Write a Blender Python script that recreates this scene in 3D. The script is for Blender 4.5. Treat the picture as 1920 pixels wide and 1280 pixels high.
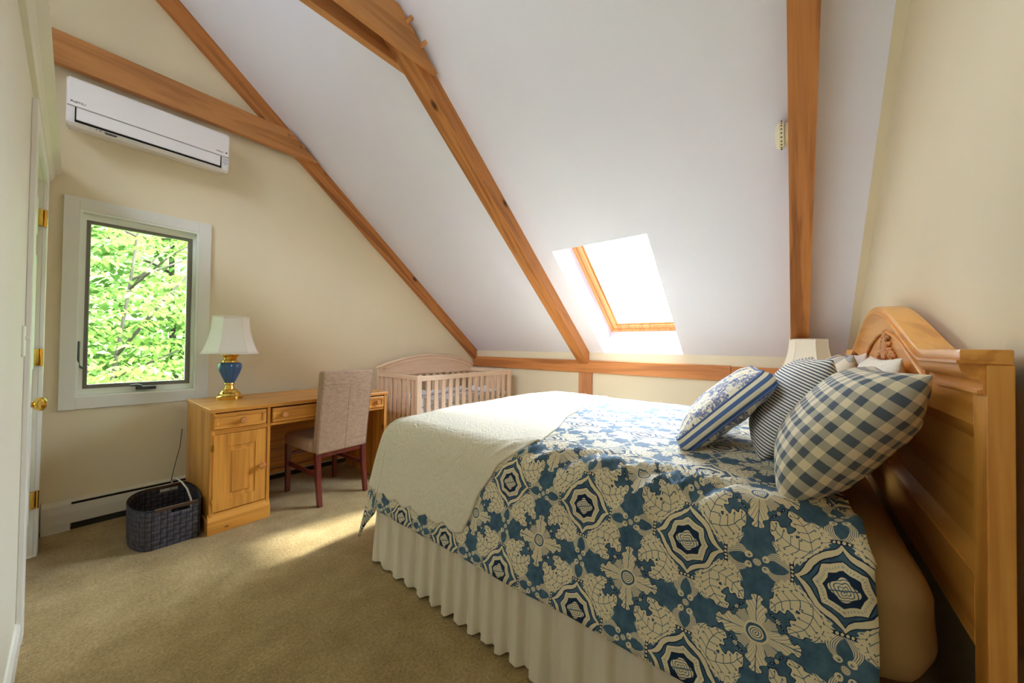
import bpy, bmesh, math, random
from mathutils import Vector, Matrix, noise
PI = math.pi
SC = bpy.context.scene
for o in list(bpy.data.objects):
    bpy.data.objects.remove(o)
COL = SC.collection

# ------------------------------------------------------------------ camera
# x runs along the window wall towards the knee wall, y from the headboard wall to the window wall, z up
EYE = Vector((0.0, 0.0, 1.17))
YAW, PITCH, ROLL = math.radians(51.187), math.radians(0.8175), math.radians(0.698)
cam_d = bpy.data.cameras.new('camera')
cam_d.sensor_fit = 'HORIZONTAL'
cam_d.sensor_width = 36.0
cam_d.lens = 660.5 / 1920 * 36.0
cam_d.clip_start = 0.01
cam_d.clip_end = 300
cam = bpy.data.objects.new('camera', cam_d)
COL.objects.link(cam)
_f = Vector((math.sin(YAW)*math.cos(PITCH), math.cos(YAW)*math.cos(PITCH), math.sin(PITCH)))
_r = Vector((math.cos(YAW), -math.sin(YAW), 0))
_u = _r.cross(_f)
_r2 = _r*math.cos(ROLL) + _u*math.sin(ROLL)
_u2 = -_r*math.sin(ROLL) + _u*math.cos(ROLL)
cam.matrix_world = Matrix((( _r2.x, _u2.x, -_f.x, EYE.x), (_r2.y, _u2.y, -_f.y, EYE.y), (_r2.z, _u2.z, -_f.z, EYE.z), (0, 0, 0, 1)))
SC.camera = cam

# ------------------------------------------------------------------ colour management, sampling aids
SC.view_settings.view_transform = 'Standard'
SC.view_settings.look = 'None'
SC.view_settings.gamma = 1.0
SC.view_settings.use_curve_mapping = False
SC.view_settings.exposure = 2.62
cy = SC.cycles
cy.use_denoising = True
try:
    cy.denoiser = 'OPENIMAGEDENOISE'
except Exception:
    pass
cy.max_bounces = 14
cy.diffuse_bounces = 10
cy.glossy_bounces = 4
cy.transmission_bounces = 6
cy.transparent_max_bounces = 24
cy.caustics_reflective = False
cy.caustics_refractive = False
cy.sample_clamp_indirect = 6.0

# ------------------------------------------------------------------ daylight: an overcast-bright sky, brightest high up on the skylight's side, and a hazy sun
SKY_LOW, SKY_ZENITH, SKY_HIGH = 0.50, 7.0, 6.5
wd = bpy.data.worlds.new('sky'); SC.world = wd; wd.use_nodes = True
nt = wd.node_tree; nt.nodes.clear()
tc = nt.nodes.new('ShaderNodeTexCoord')
dot = nt.nodes.new('ShaderNodeVectorMath'); dot.operation = 'DOT_PRODUCT'
dot.inputs[1].default_value = Vector((0.70, -0.12, 0.70)).normalized()
nt.links.new(tc.outputs['Generated'], dot.inputs[0])
mr = nt.nodes.new('ShaderNodeMapRange'); mr.interpolation_type = 'SMOOTHSTEP'
mr.inputs['From Min'].default_value = 0.30; mr.inputs['From Max'].default_value = 0.95
mr.inputs['To Min'].default_value = 0.0; mr.inputs['To Max'].default_value = SKY_HIGH
nt.links.new(dot.outputs['Value'], mr.inputs['Value'])
bg = nt.nodes.new('ShaderNodeBackground'); bg.inputs['Color'].default_value = (0.88, 0.945, 1.09, 1)
sx = nt.nodes.new('ShaderNodeSeparateXYZ'); nt.links.new(tc.outputs['Generated'], sx.inputs[0])
mz = nt.nodes.new('ShaderNodeMapRange'); mz.interpolation_type = 'SMOOTHSTEP'
mz.inputs['From Min'].default_value = 0.12; mz.inputs['From Max'].default_value = 0.75
mz.inputs['To Min'].default_value = SKY_LOW; mz.inputs['To Max'].default_value = SKY_ZENITH
nt.links.new(sx.outputs['Z'], mz.inputs['Value'])
sm = nt.nodes.new('ShaderNodeMath'); sm.operation = 'ADD'
nt.links.new(mr.outputs['Result'], sm.inputs[0]); nt.links.new(mz.outputs['Result'], sm.inputs[1])
nt.links.new(sm.outputs[0], bg.inputs['Strength'])
wo = nt.nodes.new('ShaderNodeOutputWorld'); nt.links.new(bg.outputs['Background'], wo.inputs['Surface'])

sun_d = bpy.data.lights.new('sun', 'SUN'); sun_d.energy = 3.0; sun_d.angle = math.radians(3.5); sun_d.color = (1.0, 0.95, 0.86)
sun = bpy.data.objects.new('sun', sun_d); COL.objects.link(sun)
sun.rotation_euler = Vector((2.10, -0.98, 2.20)).to_track_quat('Z', 'Y').to_euler()
sun.location = (6, -5, 9)

TH = math.radians(39.1)                 # pitch of the sloping ceiling
KX, KZ = 3.58, 1.115                    # knee wall face and its height
GY, HY, LX = 3.565, -0.33, -0.12        # window wall, headboard wall, door wall
CT, ST = math.cos(TH), math.sin(TH)
MS = Matrix(((-CT, 0, ST, KX), (0, -1, 0, 0), (ST, 0, CT, KZ), (0, 0, 0, 1)))   # slope frame: x up the slope, z out through the roof

def portal(name, m, sx, sy):            # light guides that sit in the two openings (they give off nothing themselves)
    d = bpy.data.lights.new(name, 'AREA'); d.shape = 'RECTANGLE'; d.size = sx; d.size_y = sy
    d.cycles.is_portal = True
    o = bpy.data.objects.new(name, d); COL.objects.link(o); o.matrix_world = m
portal('window_portal', Matrix.Translation((0.295, GY+0.10, 1.41)) @ Matrix.Rotation(-PI/2, 4, 'X'), 0.55, 1.15)
portal('added_window_portal', Matrix.Translation((-1.34, 1.45, 3.05)) @ Matrix.Rotation(PI/2, 4, 'Z') @ Matrix.Rotation(-PI/2, 4, 'X'), 2.3, 1.0)  # guides daylight through the added loft window
portal('skylight_portal', MS @ Matrix.Translation((0.683, -1.21, 0.36)), 1.36, 0.80)

# ------------------------------------------------------------------ node expressions
def lin(r, g, b):
    f = lambda c: (c/255/12.92) if c/255 <= 0.04045 else ((c/255+0.055)/1.055)**2.4
    return (f(r), f(g), f(b), 1.0)

class X:
    """a value in a shader tree that can be added, multiplied, compared"""
    def __init__(s, t, v): s.t, s.v = t, v
    def op(s, o, *a, clamp=False):
        n = s.t.nodes.new('ShaderNodeMath'); n.operation = o; n.use_clamp = clamp
        for i, q in enumerate((s,)+a):
            q = q.v if isinstance(q, X) else q
            if isinstance(q, (int, float)): n.inputs[i].default_value = q
            else: s.t.links.new(q, n.inputs[i])
        return X(s.t, n.outputs[0])
    def __add__(s, o): return s.op('ADD', o)
    __radd__ = __add__
    def __sub__(s, o): return s.op('SUBTRACT', o)
    def __rsub__(s, o): return X(s.t, o).op('SUBTRACT', s)
    def __mul__(s, o): return s.op('MULTIPLY', o)
    __rmul__ = __mul__
    def __truediv__(s, o): return s.op('DIVIDE', o)
    def __neg__(s): return s*-1.0
    def sin(s): return s.op('SINE')
    def cos(s): return s.op('COSINE')
    def abs(s): return s.op('ABSOLUTE')
    def frac(s): return s.op('FRACT')
    def floor(s): return s.op('FLOOR')
    def sqrt(s): return s.op('SQRT')
    def pow(s, e): return s.op('POWER', e)
    def min(s, o): return s.op('MINIMUM', o)
    def max(s, o): return s.op('MAXIMUM', o)
    def lt(s, o): return s.op('LESS_THAN', o)
    def gt(s, o): return s.op('GREATER_THAN', o)
    def atan2(s, o): return s.op('ARCTAN2', o)
    def exp(s): return s.op('EXPONENT')
    def hyp(s, o): return (s*s + o*o).sqrt()
    def sat(s): return s.op('ADD', 0.0, clamp=True)
def both(a, b): return a*b
def either(a, b): return a.max(b)
def no(a): return 1.0 - a

class Mat:
    def __init__(s, name, rough=0.6, spec=0.3, metal=0.0, sheen=0.0):
        s.m = bpy.data.materials.new(name); s.m.use_nodes = True; s.t = s.m.node_tree
        s.b = s.t.nodes['Principled BSDF']; s.out = s.t.nodes['Material Output']
        s.set('Roughness', rough); s.set('Specular IOR Level', spec); s.set('Metallic', metal)
        if sheen: s.set('Sheen Weight', sheen); s.set('Sheen Roughness', 0.4)
        s._c = {}
    def set(s, k, v):
        i = s.b.inputs[k]
        if isinstance(v, X): s.t.links.new(v.v, i)
        elif isinstance(v, bpy.types.NodeSocket): s.t.links.new(v, i)
        else: i.default_value = v
        return s
    def coord(s, kind='Object'):
        if kind not in s._c:
            n = s.t.nodes.new('ShaderNodeTexCoord'); s._c[kind] = n.outputs[kind]
        return s._c[kind]
    def xyz(s, vec):
        n = s.t.nodes.new('ShaderNodeSeparateXYZ'); s.t.links.new(vec, n.inputs[0])
        return [X(s.t, n.outputs[i]) for i in range(3)]
    def scaled(s, vec, sc, loc=(0, 0, 0)):
        n = s.t.nodes.new('ShaderNodeMapping'); n.inputs['Scale'].default_value = sc; n.inputs['Location'].default_value = loc
        s.t.links.new(vec, n.inputs['Vector']); return n.outputs[0]
    def noise(s, vec, scale, detail=3.0, rough=0.5, dist=0.0):
        n = s.t.nodes.new('ShaderNodeTexNoise'); n.inputs['Scale'].default_value = scale; n.inputs['Detail'].default_value = detail
        n.inputs['Roughness'].default_value = rough; n.inputs['Distortion'].default_value = dist
        s.t.links.new(vec, n.inputs['Vector']); return X(s.t, n.outputs['Fac'])
    def voronoi(s, vec, scale, feature='F1'):
        n = s.t.nodes.new('ShaderNodeTexVoronoi'); n.feature = feature; n.inputs['Scale'].default_value = scale
        s.t.links.new(vec, n.inputs['Vector']); return X(s.t, n.outputs['Distance'])
    def mix(s, fac, a, b):
        n = s.t.nodes.new('ShaderNodeMix'); n.data_type = 'RGBA'
        for i, q in ((0, fac), (6, a), (7, b)):
            q = q.v if isinstance(q, X) else q
            if isinstance(q, bpy.types.NodeSocket): s.t.links.new(q, n.inputs[i])
            else: n.inputs[i].default_value = q
        return n.outputs[2]
    def ramp(s, fac, stops):
        n = s.t.nodes.new('ShaderNodeValToRGB'); e = n.color_ramp.elements
        while len(e) < len(stops): e.new(0.5)
        for q, (p, c) in zip(e, stops): q.position = p; q.color = c
        s.t.links.new(fac.v, n.inputs[0]); return n.outputs[0]
    def bump(s, h, strength=0.3, dist=0.01, prev=None):
        n = s.t.nodes.new('ShaderNodeBump'); n.inputs['Strength'].default_value = strength; n.inputs['Distance'].default_value = dist
        s.t.links.new(h.v if isinstance(h, X) else h, n.inputs['Height'])
        if prev is not None: s.t.links.new(prev, n.inputs['Normal'])
        s.t.links.new(n.outputs[0], s.b.inputs['Normal']); return n.outputs[0]

def plain(name, c, rough=0.6, spec=0.3, metal=0.0, mottled=0.0, nscale=8.0, bump=0.0, bscale=200.0, sheen=0.0):
    M = Mat(name, rough, spec, metal, sheen)
    c = lin(*c)
    if mottled:
        f = M.noise(M.coord(), nscale, 4)
        M.set('Base Color', M.ramp(f, [(0.3, tuple(q*(1-mottled) for q in c[:3])+(1,)), (0.7, tuple(min(1, q*(1+mottled)) for q in c[:3])+(1,))]))
    else:
        M.set('Base Color', c)
    if bump: M.bump(M.noise(M.coord(), bscale, 2), bump, 0.002)
    return M.m

def wood(name, light, dark, axis='X', rough=0.5, spec=0.35, ring=10.0, knots=0.0, fine=0.5, coat=0.0, rough_saw=0.0):
    """pine: long streaky rings along one axis, fine grain and the odd knot"""
    M = Mat(name, rough, spec)
    long_, cross = 0.55, ring
    sc = {'X': (long_, cross, cross), 'Y': (cross, long_, cross), 'Z': (cross, cross, long_)}[axis]
    v = M.scaled(M.coord(), sc, (3.1, 1.7, 0.4))
    n1 = M.noise(v, 1.0, 4, 0.55, 0.6)
    rings = ((n1*22.0).sin()*0.5 + 0.5)
    sf = {'X': (4, 160, 160), 'Y': (160, 4, 160), 'Z': (160, 160, 4)}[axis]
    n2 = M.noise(M.scaled(M.coord(), sf), 1.0, 2)
    f = rings*0.42 + n1*0.38 + n2*0.30*fine
    a, b = lin(*light), lin(*dark)
    mid = tuple((p*0.62+q*0.38) for p, q in zip(a, b))
    col = M.ramp(f, [(0.22, a), (0.55, mid), (0.95, b)])
    if knots:
        sk = {'X': (2.6, 5, 5), 'Y': (5, 2.6, 5), 'Z': (5, 5, 2.6)}[axis]
        d = M.voronoi(M.scaled(M.coord(), sk, (0.37, 0.11, 0.73)), 1.0)
        k = (1.0 - d/(0.16*knots)).sat()
        halo = (1.0 - d/(0.34*knots)).sat()*0.35
        col = M.mix(halo, col, b)
        col = M.mix((k*1.6).sat(), col, tuple(q*0.36 for q in b[:3])+(1,))
    M.set('Base Color', col)
    if coat: M.set('Coat Weight', coat); M.set('Coat Roughness', 0.25)
    h = n2*0.6 + rings*0.25
    if rough_saw: h = h + M.noise(M.coord(), 90.0, 4)*rough_saw
    M.bump(h, 0.22 + 0.3*rough_saw, 0.002)
    return M.m

# ------------------------------------------------------------------ mesh and object helpers
def bm_new(): return bmesh.new()
def add_box(bm, x0, x1, y0, y1, z0, z1, bevel=0.0, seg=2):
    vs = [bm.verts.new((x, y, z)) for z in (z0, z1) for y in (y0, y1) for x in (x0, x1)]
    q = ((0, 2, 3, 1), (4, 5, 7, 6), (0, 1, 5, 4), (2, 6, 7, 3), (0, 4, 6, 2), (1, 3, 7, 5))
    fs = [bm.faces.new([vs[i] for i in f]) for f in q]
    if bevel:
        es = {e for f in fs for e in f.edges}
        bmesh.ops.bevel(bm, geom=list(es), offset=bevel, segments=seg, profile=0.5, affect='EDGES')
    return vs
def box(*a, bevel=0.0, seg=2):
    bm = bm_new(); add_box(bm, *a, bevel=bevel, seg=seg); return bm
def add_prism(bm, pts, a0, a1, axis='Y'):
    """outline pts drawn in the two other axes, pushed from a0 to a1 along axis"""
    def P(p, a):
        return {'X': (a, p[0], p[1]), 'Y': (p[0], a, p[1]), 'Z': (p[0], p[1], a)}[axis]
    lo = [bm.verts.new(P(p, a0)) for p in pts]; hi = [bm.verts.new(P(p, a1)) for p in pts]
    n = len(pts); fs = [bm.faces.new(lo), bm.faces.new(hi[::-1])]
    for i in range(n): fs.append(bm.faces.new((lo[i], hi[i], hi[(i+1) % n], lo[(i+1) % n])))
    return fs
def prism(pts, a0, a1, axis='Y', bevel=0.0):
    bm = bm_new(); fs = add_prism(bm, pts, a0, a1, axis)
    bmesh.ops.recalc_face_normals(bm, faces=bm.faces)
    if bevel:
        bmesh.ops.bevel(bm, geom=list(bm.edges), offset=bevel, segments=2, profile=0.5, affect='EDGES')
    return bm
def add_tube(bm, pts, rad, seg=8, cap=True):
    pts = [Vector(p) for p in pts]
    rs = rad if isinstance(rad, (list, tuple)) else [rad]*len(pts)
    rows = []; prev = None
    for i, p in enumerate(pts):
        t = (pts[min(i+1, len(pts)-1)] - pts[max(i-1, 0)]).normalized()
        ref = prev if prev is not None else (Vector((0, 0, 1)) if abs(t.z) < 0.9 else Vector((1, 0, 0)))
        a = (ref - t*ref.dot(t)).normalized(); b = t.cross(a); prev = a
        rows.append([bm.verts.new(p + (a*math.cos(2*PI*k/seg) + b*math.sin(2*PI*k/seg))*rs[i]) for k in range(seg)])
    for r0, r1 in zip(rows, rows[1:]):
        for k in range(seg): bm.faces.new((r0[k], r0[(k+1) % seg], r1[(k+1) % seg], r1[k]))
    if cap: bm.faces.new(rows[0][::-1]); bm.faces.new(rows[-1])
def tube(pts, rad, seg=8):
    bm = bm_new(); add_tube(bm, pts, rad, seg); return bm
def add_lathe(bm, prof, c, seg=32, axis='Z', lobe=0, depth=0.0):
    rows = []
    for r, h in prof:
        row = []
        for k in range(seg):
            a = 2*PI*k/seg
            q = r*(1 - depth*(1-abs(math.sin(a*lobe/2)))) if lobe else r
            x, y = q*math.cos(a), q*math.sin(a)
            p = {'Z': (x, y, h), 'Y': (x, h, y), 'X': (h, x, y)}[axis]
            row.append(bm.verts.new(Vector(c)+Vector(p)))
        rows.append(row)
    for r0, r1 in zip(rows, rows[1:]):
        for k in range(seg): bm.faces.new((r0[k], r0[(k+1) % seg], r1[(k+1) % seg], r1[k]))
    bm.faces.new(rows[0][::-1]); bm.faces.new(rows[-1])
    bmesh.ops.recalc_face_normals(bm, faces=bm.faces)
def lathe(prof, c, seg=32, axis='Z', lobe=0, depth=0.0):
    bm = bm_new(); add_lathe(bm, prof, c, seg, axis, lobe, depth); return bm

BASE = {}
def frame_of(o): return BASE.get(o.name, Matrix.Identity(4)) if o else Matrix.Identity(4)
def obj(name, bm, mat, parent=None, smooth=False, local=False, frame=None):
    """one mesh object; the bmesh is in room coordinates unless local; frame gives the object its own axes (grain direction)"""
    me = bpy.data.meshes.new(name)
    bmesh.ops.recalc_face_normals(bm, faces=bm.faces) if not smooth == 'keep' else None
    bm.to_mesh(me); bm.free()
    o = bpy.data.objects.new(name, me); COL.objects.link(o)
    for m in (mat if isinstance(mat, (list, tuple)) else [mat]): me.materials.append(m)
    W = frame_of(parent)
    F = frame if frame is not None else (W if parent else Matrix.Identity(4))
    if not local:
        me.transform(F.inverted())
    if parent:
        o.parent = parent
        L = W.inverted() @ F if not local else Matrix.Identity(4)
        o.matrix_local = L
        BASE[o.name] = W @ L
    else:
        o.matrix_world = F; BASE[o.name] = F.copy()
    if smooth:
        for p in me.polygons: p.use_smooth = True
        if smooth != 'keep' and smooth is not True:
            me.set_sharp_from_angle(angle=math.radians(smooth))
    return o
def tag(o, label, cat, group=None, kind=None):
    o['label'] = label; o['category'] = cat
    if group: o['group'] = group
    if kind: o['kind'] = kind
    return o
def thing(name, label, cat, loc=(0, 0, 0), rotz=0.0, group=None):
    o = bpy.data.objects.new(name, None); COL.objects.link(o)
    o.empty_display_size = 0.1
    m = Matrix.Translation(loc) @ Matrix.Rotation(rotz, 4, 'Z')
    o.matrix_world = m; BASE[o.name] = m
    return tag(o, label, cat, group)
def struct(name, bm, mat, parent=None, smooth=False, label=None):
    o = obj(name, bm, mat, parent, smooth)
    if parent is None: o['kind'] = 'structure'
    if label: o['label'] = label
    return o
def solid(o, t, off=-1.0):
    m = o.modifiers.new('thickness', 'SOLIDIFY'); m.thickness = t; m.offset = off; return o

# ------------------------------------------------------------------ materials of the room
M_WALL = plain('beige_wall_paint', (225, 212, 183), 0.75, 0.2, mottled=0.03, nscale=1.5, bump=0.12, bscale=260)
M_WALL_L = plain('cream_wall_paint', (228, 224, 208), 0.7, 0.25, mottled=0.02, nscale=1.5, bump=0.1, bscale=260)
M_CEIL = plain('white_ceiling_paint', (233, 232, 243), 0.8, 0.15, mottled=0.015, nscale=2.0, bump=0.10, bscale=220)
M_TRIM = plain('white_gloss_paint', (230, 228, 222), 0.38, 0.45)
M_DOOR = plain('door_white_paint', (226, 232, 228), 0.35, 0.5)
M_CASING = plain('window_casing_paint', (222, 220, 212), 0.4, 0.4)
M_VINYL = plain('window_vinyl', (232, 236, 226), 0.35, 0.4)
M_SASH = plain('bronze_sash', (122, 116, 108), 0.4, 0.4)
M_BRONZE = plain('dark_window_hardware', (74, 78, 78), 0.35, 0.5)
M_BRASS = plain('polished_brass', (232, 190, 96), 0.16, 0.5, metal=1.0)
M_DARK = plain('dark_slot', (24, 22, 20), 0.8, 0.1)
M_HEAT = plain('heater_enamel', (212, 208, 196), 0.45, 0.35)
M_PLASTIC = plain('ivory_plastic', (232, 222, 188), 0.4, 0.4)
M_AC = plain('white_unit_plastic', (232, 228, 230), 0.35, 0.4)
M_INK = plain('grey_ink', (80, 80, 84), 0.6, 0.2)
M_INKB = plain('pale_blue_ink', (170, 182, 206), 0.6, 0.2)

def carpet():
    M = Mat('carpet_pile', 0.95, 0.05, sheen=0.15)
    n1 = M.noise(M.coord(), 260.0, 3, 0.7); n2 = M.noise(M.coord(), 6.0, 4, 0.6); n3 = M.noise(M.coord(), 85.0, 4, 0.75)
    f = n1*0.45 + n2*0.25 + n3*0.45 - 0.07
    M.set('Base Color', M.ramp(f, [(0.32, lin(108, 85, 48)), (0.52, lin(170, 145, 100)), (0.72, lin(212, 191, 148))]))
    M.bump(n1*0.7 + n3*0.5, 0.9, 0.006)
    return M.m
M_CARPET = carpet()

def glass(name, tint=(1, 1, 1)):
    m = bpy.data.materials.new(name); m.use_nodes = True; t = m.node_tree; t.nodes.clear()
    out = t.nodes.new('ShaderNodeOutputMaterial'); mx = t.nodes.new('ShaderNodeMixShader')
    tr = t.nodes.new('ShaderNodeBsdfTransparent'); gl = t.nodes.new('ShaderNodeBsdfGlossy')
    tr.inputs['Color'].default_value = tint+(1,); gl.inputs['Roughness'].default_value = 0.03
    fr = t.nodes.new('ShaderNodeFresnel'); fr.inputs['IOR'].default_value = 1.25
    t.links.new(fr.outputs[0], mx.inputs[0]); t.links.new(tr.outputs[0], mx.inputs[1]); t.links.new(gl.outputs[0], mx.inputs[2])
    t.links.new(mx.outputs[0], out.inputs['Surface']); return m
M_GLASS = glass('window_glass', (0.97, 0.99, 0.97))

BEAM = ((198, 130, 70), (128, 74, 36))
M_BEAM = wood('beam_pine', *BEAM, axis='X', rough=0.55, ring=9, fine=0.9, knots=0.75, rough_saw=0.35)
M_BEAM_Y = wood('plate_pine', (206, 134, 74), (142, 80, 40), axis='Y', rough=0.55, ring=8, knots=0.6, rough_saw=0.5)
M_BEAM_Z = wood('post_pine', (206, 140, 92), (146, 88, 52), axis='Z', rough=0.6, ring=8, knots=0.3, rough_saw=0.5)
M_TIE = wood('tie_plank_pine', (196, 136, 82), (134, 84, 44), axis='X', rough=0.65, ring=6, knots=0.6, rough_saw=0.7)
M_PEG = wood('peg_wood', (206, 150, 98), (150, 98, 56), axis='Y', rough=0.6, ring=20)
M_SKYPINE = wood('skylight_pine', (232, 172, 104), (190, 120, 60), axis='X', rough=0.4, ring=14)

# ------------------------------------------------------------------ floor and walls
struct('floor', box(-0.35, 3.75, -0.5, 3.75, -0.2, 0.0), M_CARPET)

# window wall with its opening; the top follows the sloping ceiling
def roof_z(x): return KZ + (KX - x)*math.tan(TH)
WX0, WX1, WZ0, WZ1 = 0.010, 0.585, 0.813, 2.010
bm = bm_new(); y0, y1 = GY, GY+0.14
add_prism(bm, [(-1.3, 0), (WX0, 0), (WX0, roof_z(WX0)+0.05), (-1.3, roof_z(-1.3)+0.05)], y0, y1)
add_prism(bm, [(WX0, 0), (WX1, 0), (WX1, WZ0), (WX0, WZ0)], y0, y1)
add_prism(bm, [(WX0, WZ1), (WX1, WZ1), (WX1, roof_z(WX1)+0.05), (WX0, roof_z(WX0)+0.05)], y0, y1)
add_prism(bm, [(WX1, 0), (KX+0.1, 0), (KX+0.1, roof_z(KX+0.1)+0.05), (WX1, roof_z(WX1)+0.05)], y0, y1)
struct('wall_back', bm, M_WALL)
struct('wall_right', box(KX, KX+0.12, HY-0.1, GY+0.14, 0, KZ-0.002), M_WALL)
struct('wall_front', prism([(-1.3, 0), (KX+0.1, 0), (KX+0.1, roof_z(KX+0.1)+0.05), (-1.3, roof_z(-1.3)+0.05)], HY-0.12, HY), M_WALL)
DY0, DY1, DZ = 2.400, 3.210, 2.035
bm = bm_new()
for a in ((HY-0.12, DY0, 0, 2.2), (DY0, DY1, DZ, 2.2), (DY1, GY+0.1, 0, 2.2)):
    add_box(bm, LX-0.18, LX, a[0], a[1], a[2], a[3])
struct('wall_left', bm, M_WALL_L)
# the boxed-out wall above the door with its raking underside and bed mould
bm = bm_new()
add_prism(bm, [(-1.20, 2.20), (-0.121, 2.20), (-0.121, 2.172), (-0.067, 2.210), (-0.067, 2.222), (-0.10, 2.262), (-1.20, 2.262)], HY, GY, 'Y')
wl = struct('trim_1', bm, M_WALL_L)
bm = bm_new()                                  # open loft beyond the partition; its unseen window is added as fill daylight
for a in ((HY-0.1, 0.30, 2.0, 5.1), (2.60, GY+0.1, 2.0, 5.1), (0.30, 2.60, 2.0, 2.55), (0.30, 2.60, 3.55, 5.1)):
    add_box(bm, -1.32, -1.20, a[0], a[1], a[2], a[3])
struct('wall_loft', bm, M_WALL_L)
wn3_added = struct('added_window_3', box(-1.272, -1.268, 0.33, 2.57, 2.58, 3.52), glass('added_loft_glass', (0.97, 0.99, 1.0)))  # added out of view to brighten the ceiling and walls
bm = bm_new()
add_box(bm, -1.30, -1.19, 0.30, 0.34, 2.55, 3.55); add_box(bm, -1.30, -1.19, 2.56, 2.60, 2.55, 3.55); add_box(bm, -1.30, -1.19, 0.34, 2.56, 2.55, 2.59); add_box(bm, -1.30, -1.19, 0.34, 2.56, 3.51, 3.55)
obj('frame', bm, M_TRIM, wn3_added)
struct('mould', prism([(-0.120, 2.150), (-0.106, 2.150), (-0.100, 2.168), (-0.092, 2.180), (-0.118, 2.180)], HY, GY, 'Y'), M_WALL_L, wl)

# sloping ceiling: a thick slab with the skylight well cut through it
HL, HA, HB, HT = 1.366, 0.818, 1.605, 0.30
bm = bm_new()
def slab(l0, l1, ya, yb, o0=0.0, o1=HT): add_box(bm, l0, l1, -yb, -ya, o0, o1)
slab(-0.14, 0.0, HY-0.1, GY+0.1); slab(0, HL, HY-0.1, HA); slab(0, HL, HB, GY+0.1); slab(HL, 6.25, HY-0.1, GY+0.1)
bm.transform(MS)
struct('ceiling', bm, M_CEIL)
bm = box(0.0, 4.6, 0.293, -HY, -0.003, 0.0); bm.transform(MS)
struct('trim_2', bm, M_WALL)                    # wall paint carried a little way on to the slope

# ------------------------------------------------------------------ skylight
sky = struct('window_2', (lambda b: (b.transform(MS), b)[1])(box(0.02, HL-0.02, -HB+0.02, -HA-0.02, HT+0.052, HT+0.058)), glass('skylight_glass', (0.80, 0.84, 0.84)))
def ring(bm, l0, l1, a, b, w, o0, o1):
    add_box(bm, l0, l0+w, -b, -a, o0, o1); add_box(bm, l1-w, l1, -b, -a, o0, o1)
    add_box(bm, l0+w, l1-w, -b, -b+w, o0, o1); add_box(bm, l0+w, l1-w, -a-w, -a, o0, o1)
bm = bm_new(); ring(bm, -0.02, HL+0.02, HA-0.02, HB+0.02, 0.052, HT, HT+0.10); bm.transform(MS)
fr = obj('frame', bm, M_SKYPINE, sky, frame=MS)
bm = bm_new(); ring(bm, 0.038, HL-0.038, HA+0.038, HB-0.038, 0.045, HT+0.012, HT+0.075); bm.transform(MS)
sa = obj('sash', bm, M_SKYPINE, sky, frame=MS)
bm = bm_new(); ring(bm, 0.083, HL-0.083, HA+0.083, HB-0.083, 0.014, HT+0.030, HT+0.070); bm.transform(MS)
obj('glazing_bead', bm, M_SKYPINE, sky, frame=MS)

# ------------------------------------------------------------------ casement window
W = struct('window_1', box(0.050, 0.538, 3.617, 3.622, 0.880, 1.950), M_GLASS)
def rect_ring(x0, x1, z0, z1, w, ya, yb, wz=None, bev=0.0):
    wz = wz or w; b = bm_new()
    add_box(b, x0, x0+w, ya, yb, z0, z1, bevel=bev); add_box(b, x1-w, x1, ya, yb, z0, z1, bevel=bev)
    add_box(b, x0+w, x1-w, ya, yb, z0, z0+wz, bevel=bev); add_box(b, x0+w, x1-w, ya, yb, z1-wz, z1, bevel=bev); return b
b = bm_new(); CX0, CX1, CZ0, CZ1 = -0.056, 0.656, 0.738, 2.088
add_box(b, CX0, WX0, GY-0.020, GY, CZ0, CZ1, bevel=0.002); add_box(b, WX1, CX1, GY-0.020, GY, CZ0, CZ1, bevel=0.002)
add_box(b, WX0, WX1, GY-0.020, GY, WZ1, CZ1, bevel=0.002); add_box(b, WX0, WX1, GY-0.020, GY, CZ0, WZ0, bevel=0.002)
obj('casing', b, M_CASING, W)
obj('jamb', rect_ring(WX0, WX1, WZ0, WZ1, 0.012, GY-0.016, GY+0.14), M_VINYL, W)
obj('frame', rect_ring(WX0+0.012, WX1-0.012, WZ0+0.012, WZ1-0.012, 0.016, GY+0.030, GY+0.12, 0.036), M_VINYL, W)
obj('sash', rect_ring(0.032, 0.556, 0.862, 1.968, 0.023, GY+0.040, GY+0.075), M_SASH, W)
obj('outer_stop', rect_ring(0.052, 0.536, 0.882, 1.948, 0.006, GY+0.056, GY+0.066), M_VINYL, W)
b = bm_new(); add_box(b, 0.275, 0.375, GY-0.004, GY+0.030, 0.838, 0.862, bevel=0.004)
add_tube(b, [(0.30, GY-0.006, 0.862), (0.275, GY-0.016, 0.872), (0.245, GY-0.012, 0.870)], [0.011, 0.010, 0.006], 8)
obj('crank_handle', b, M_BRONZE, W, smooth=40)
b = tube([(0.019, GY-0.012, 1.170), (0.019, GY-0.014, 1.06), (0.021, GY-0.008, 1.015), (0.036, GY+0.02, 0.998)], [0.006, 0.006, 0.006, 0.007], 8)
obj('lock_lever', b, M_BRONZE, W, smooth=40)

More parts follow.
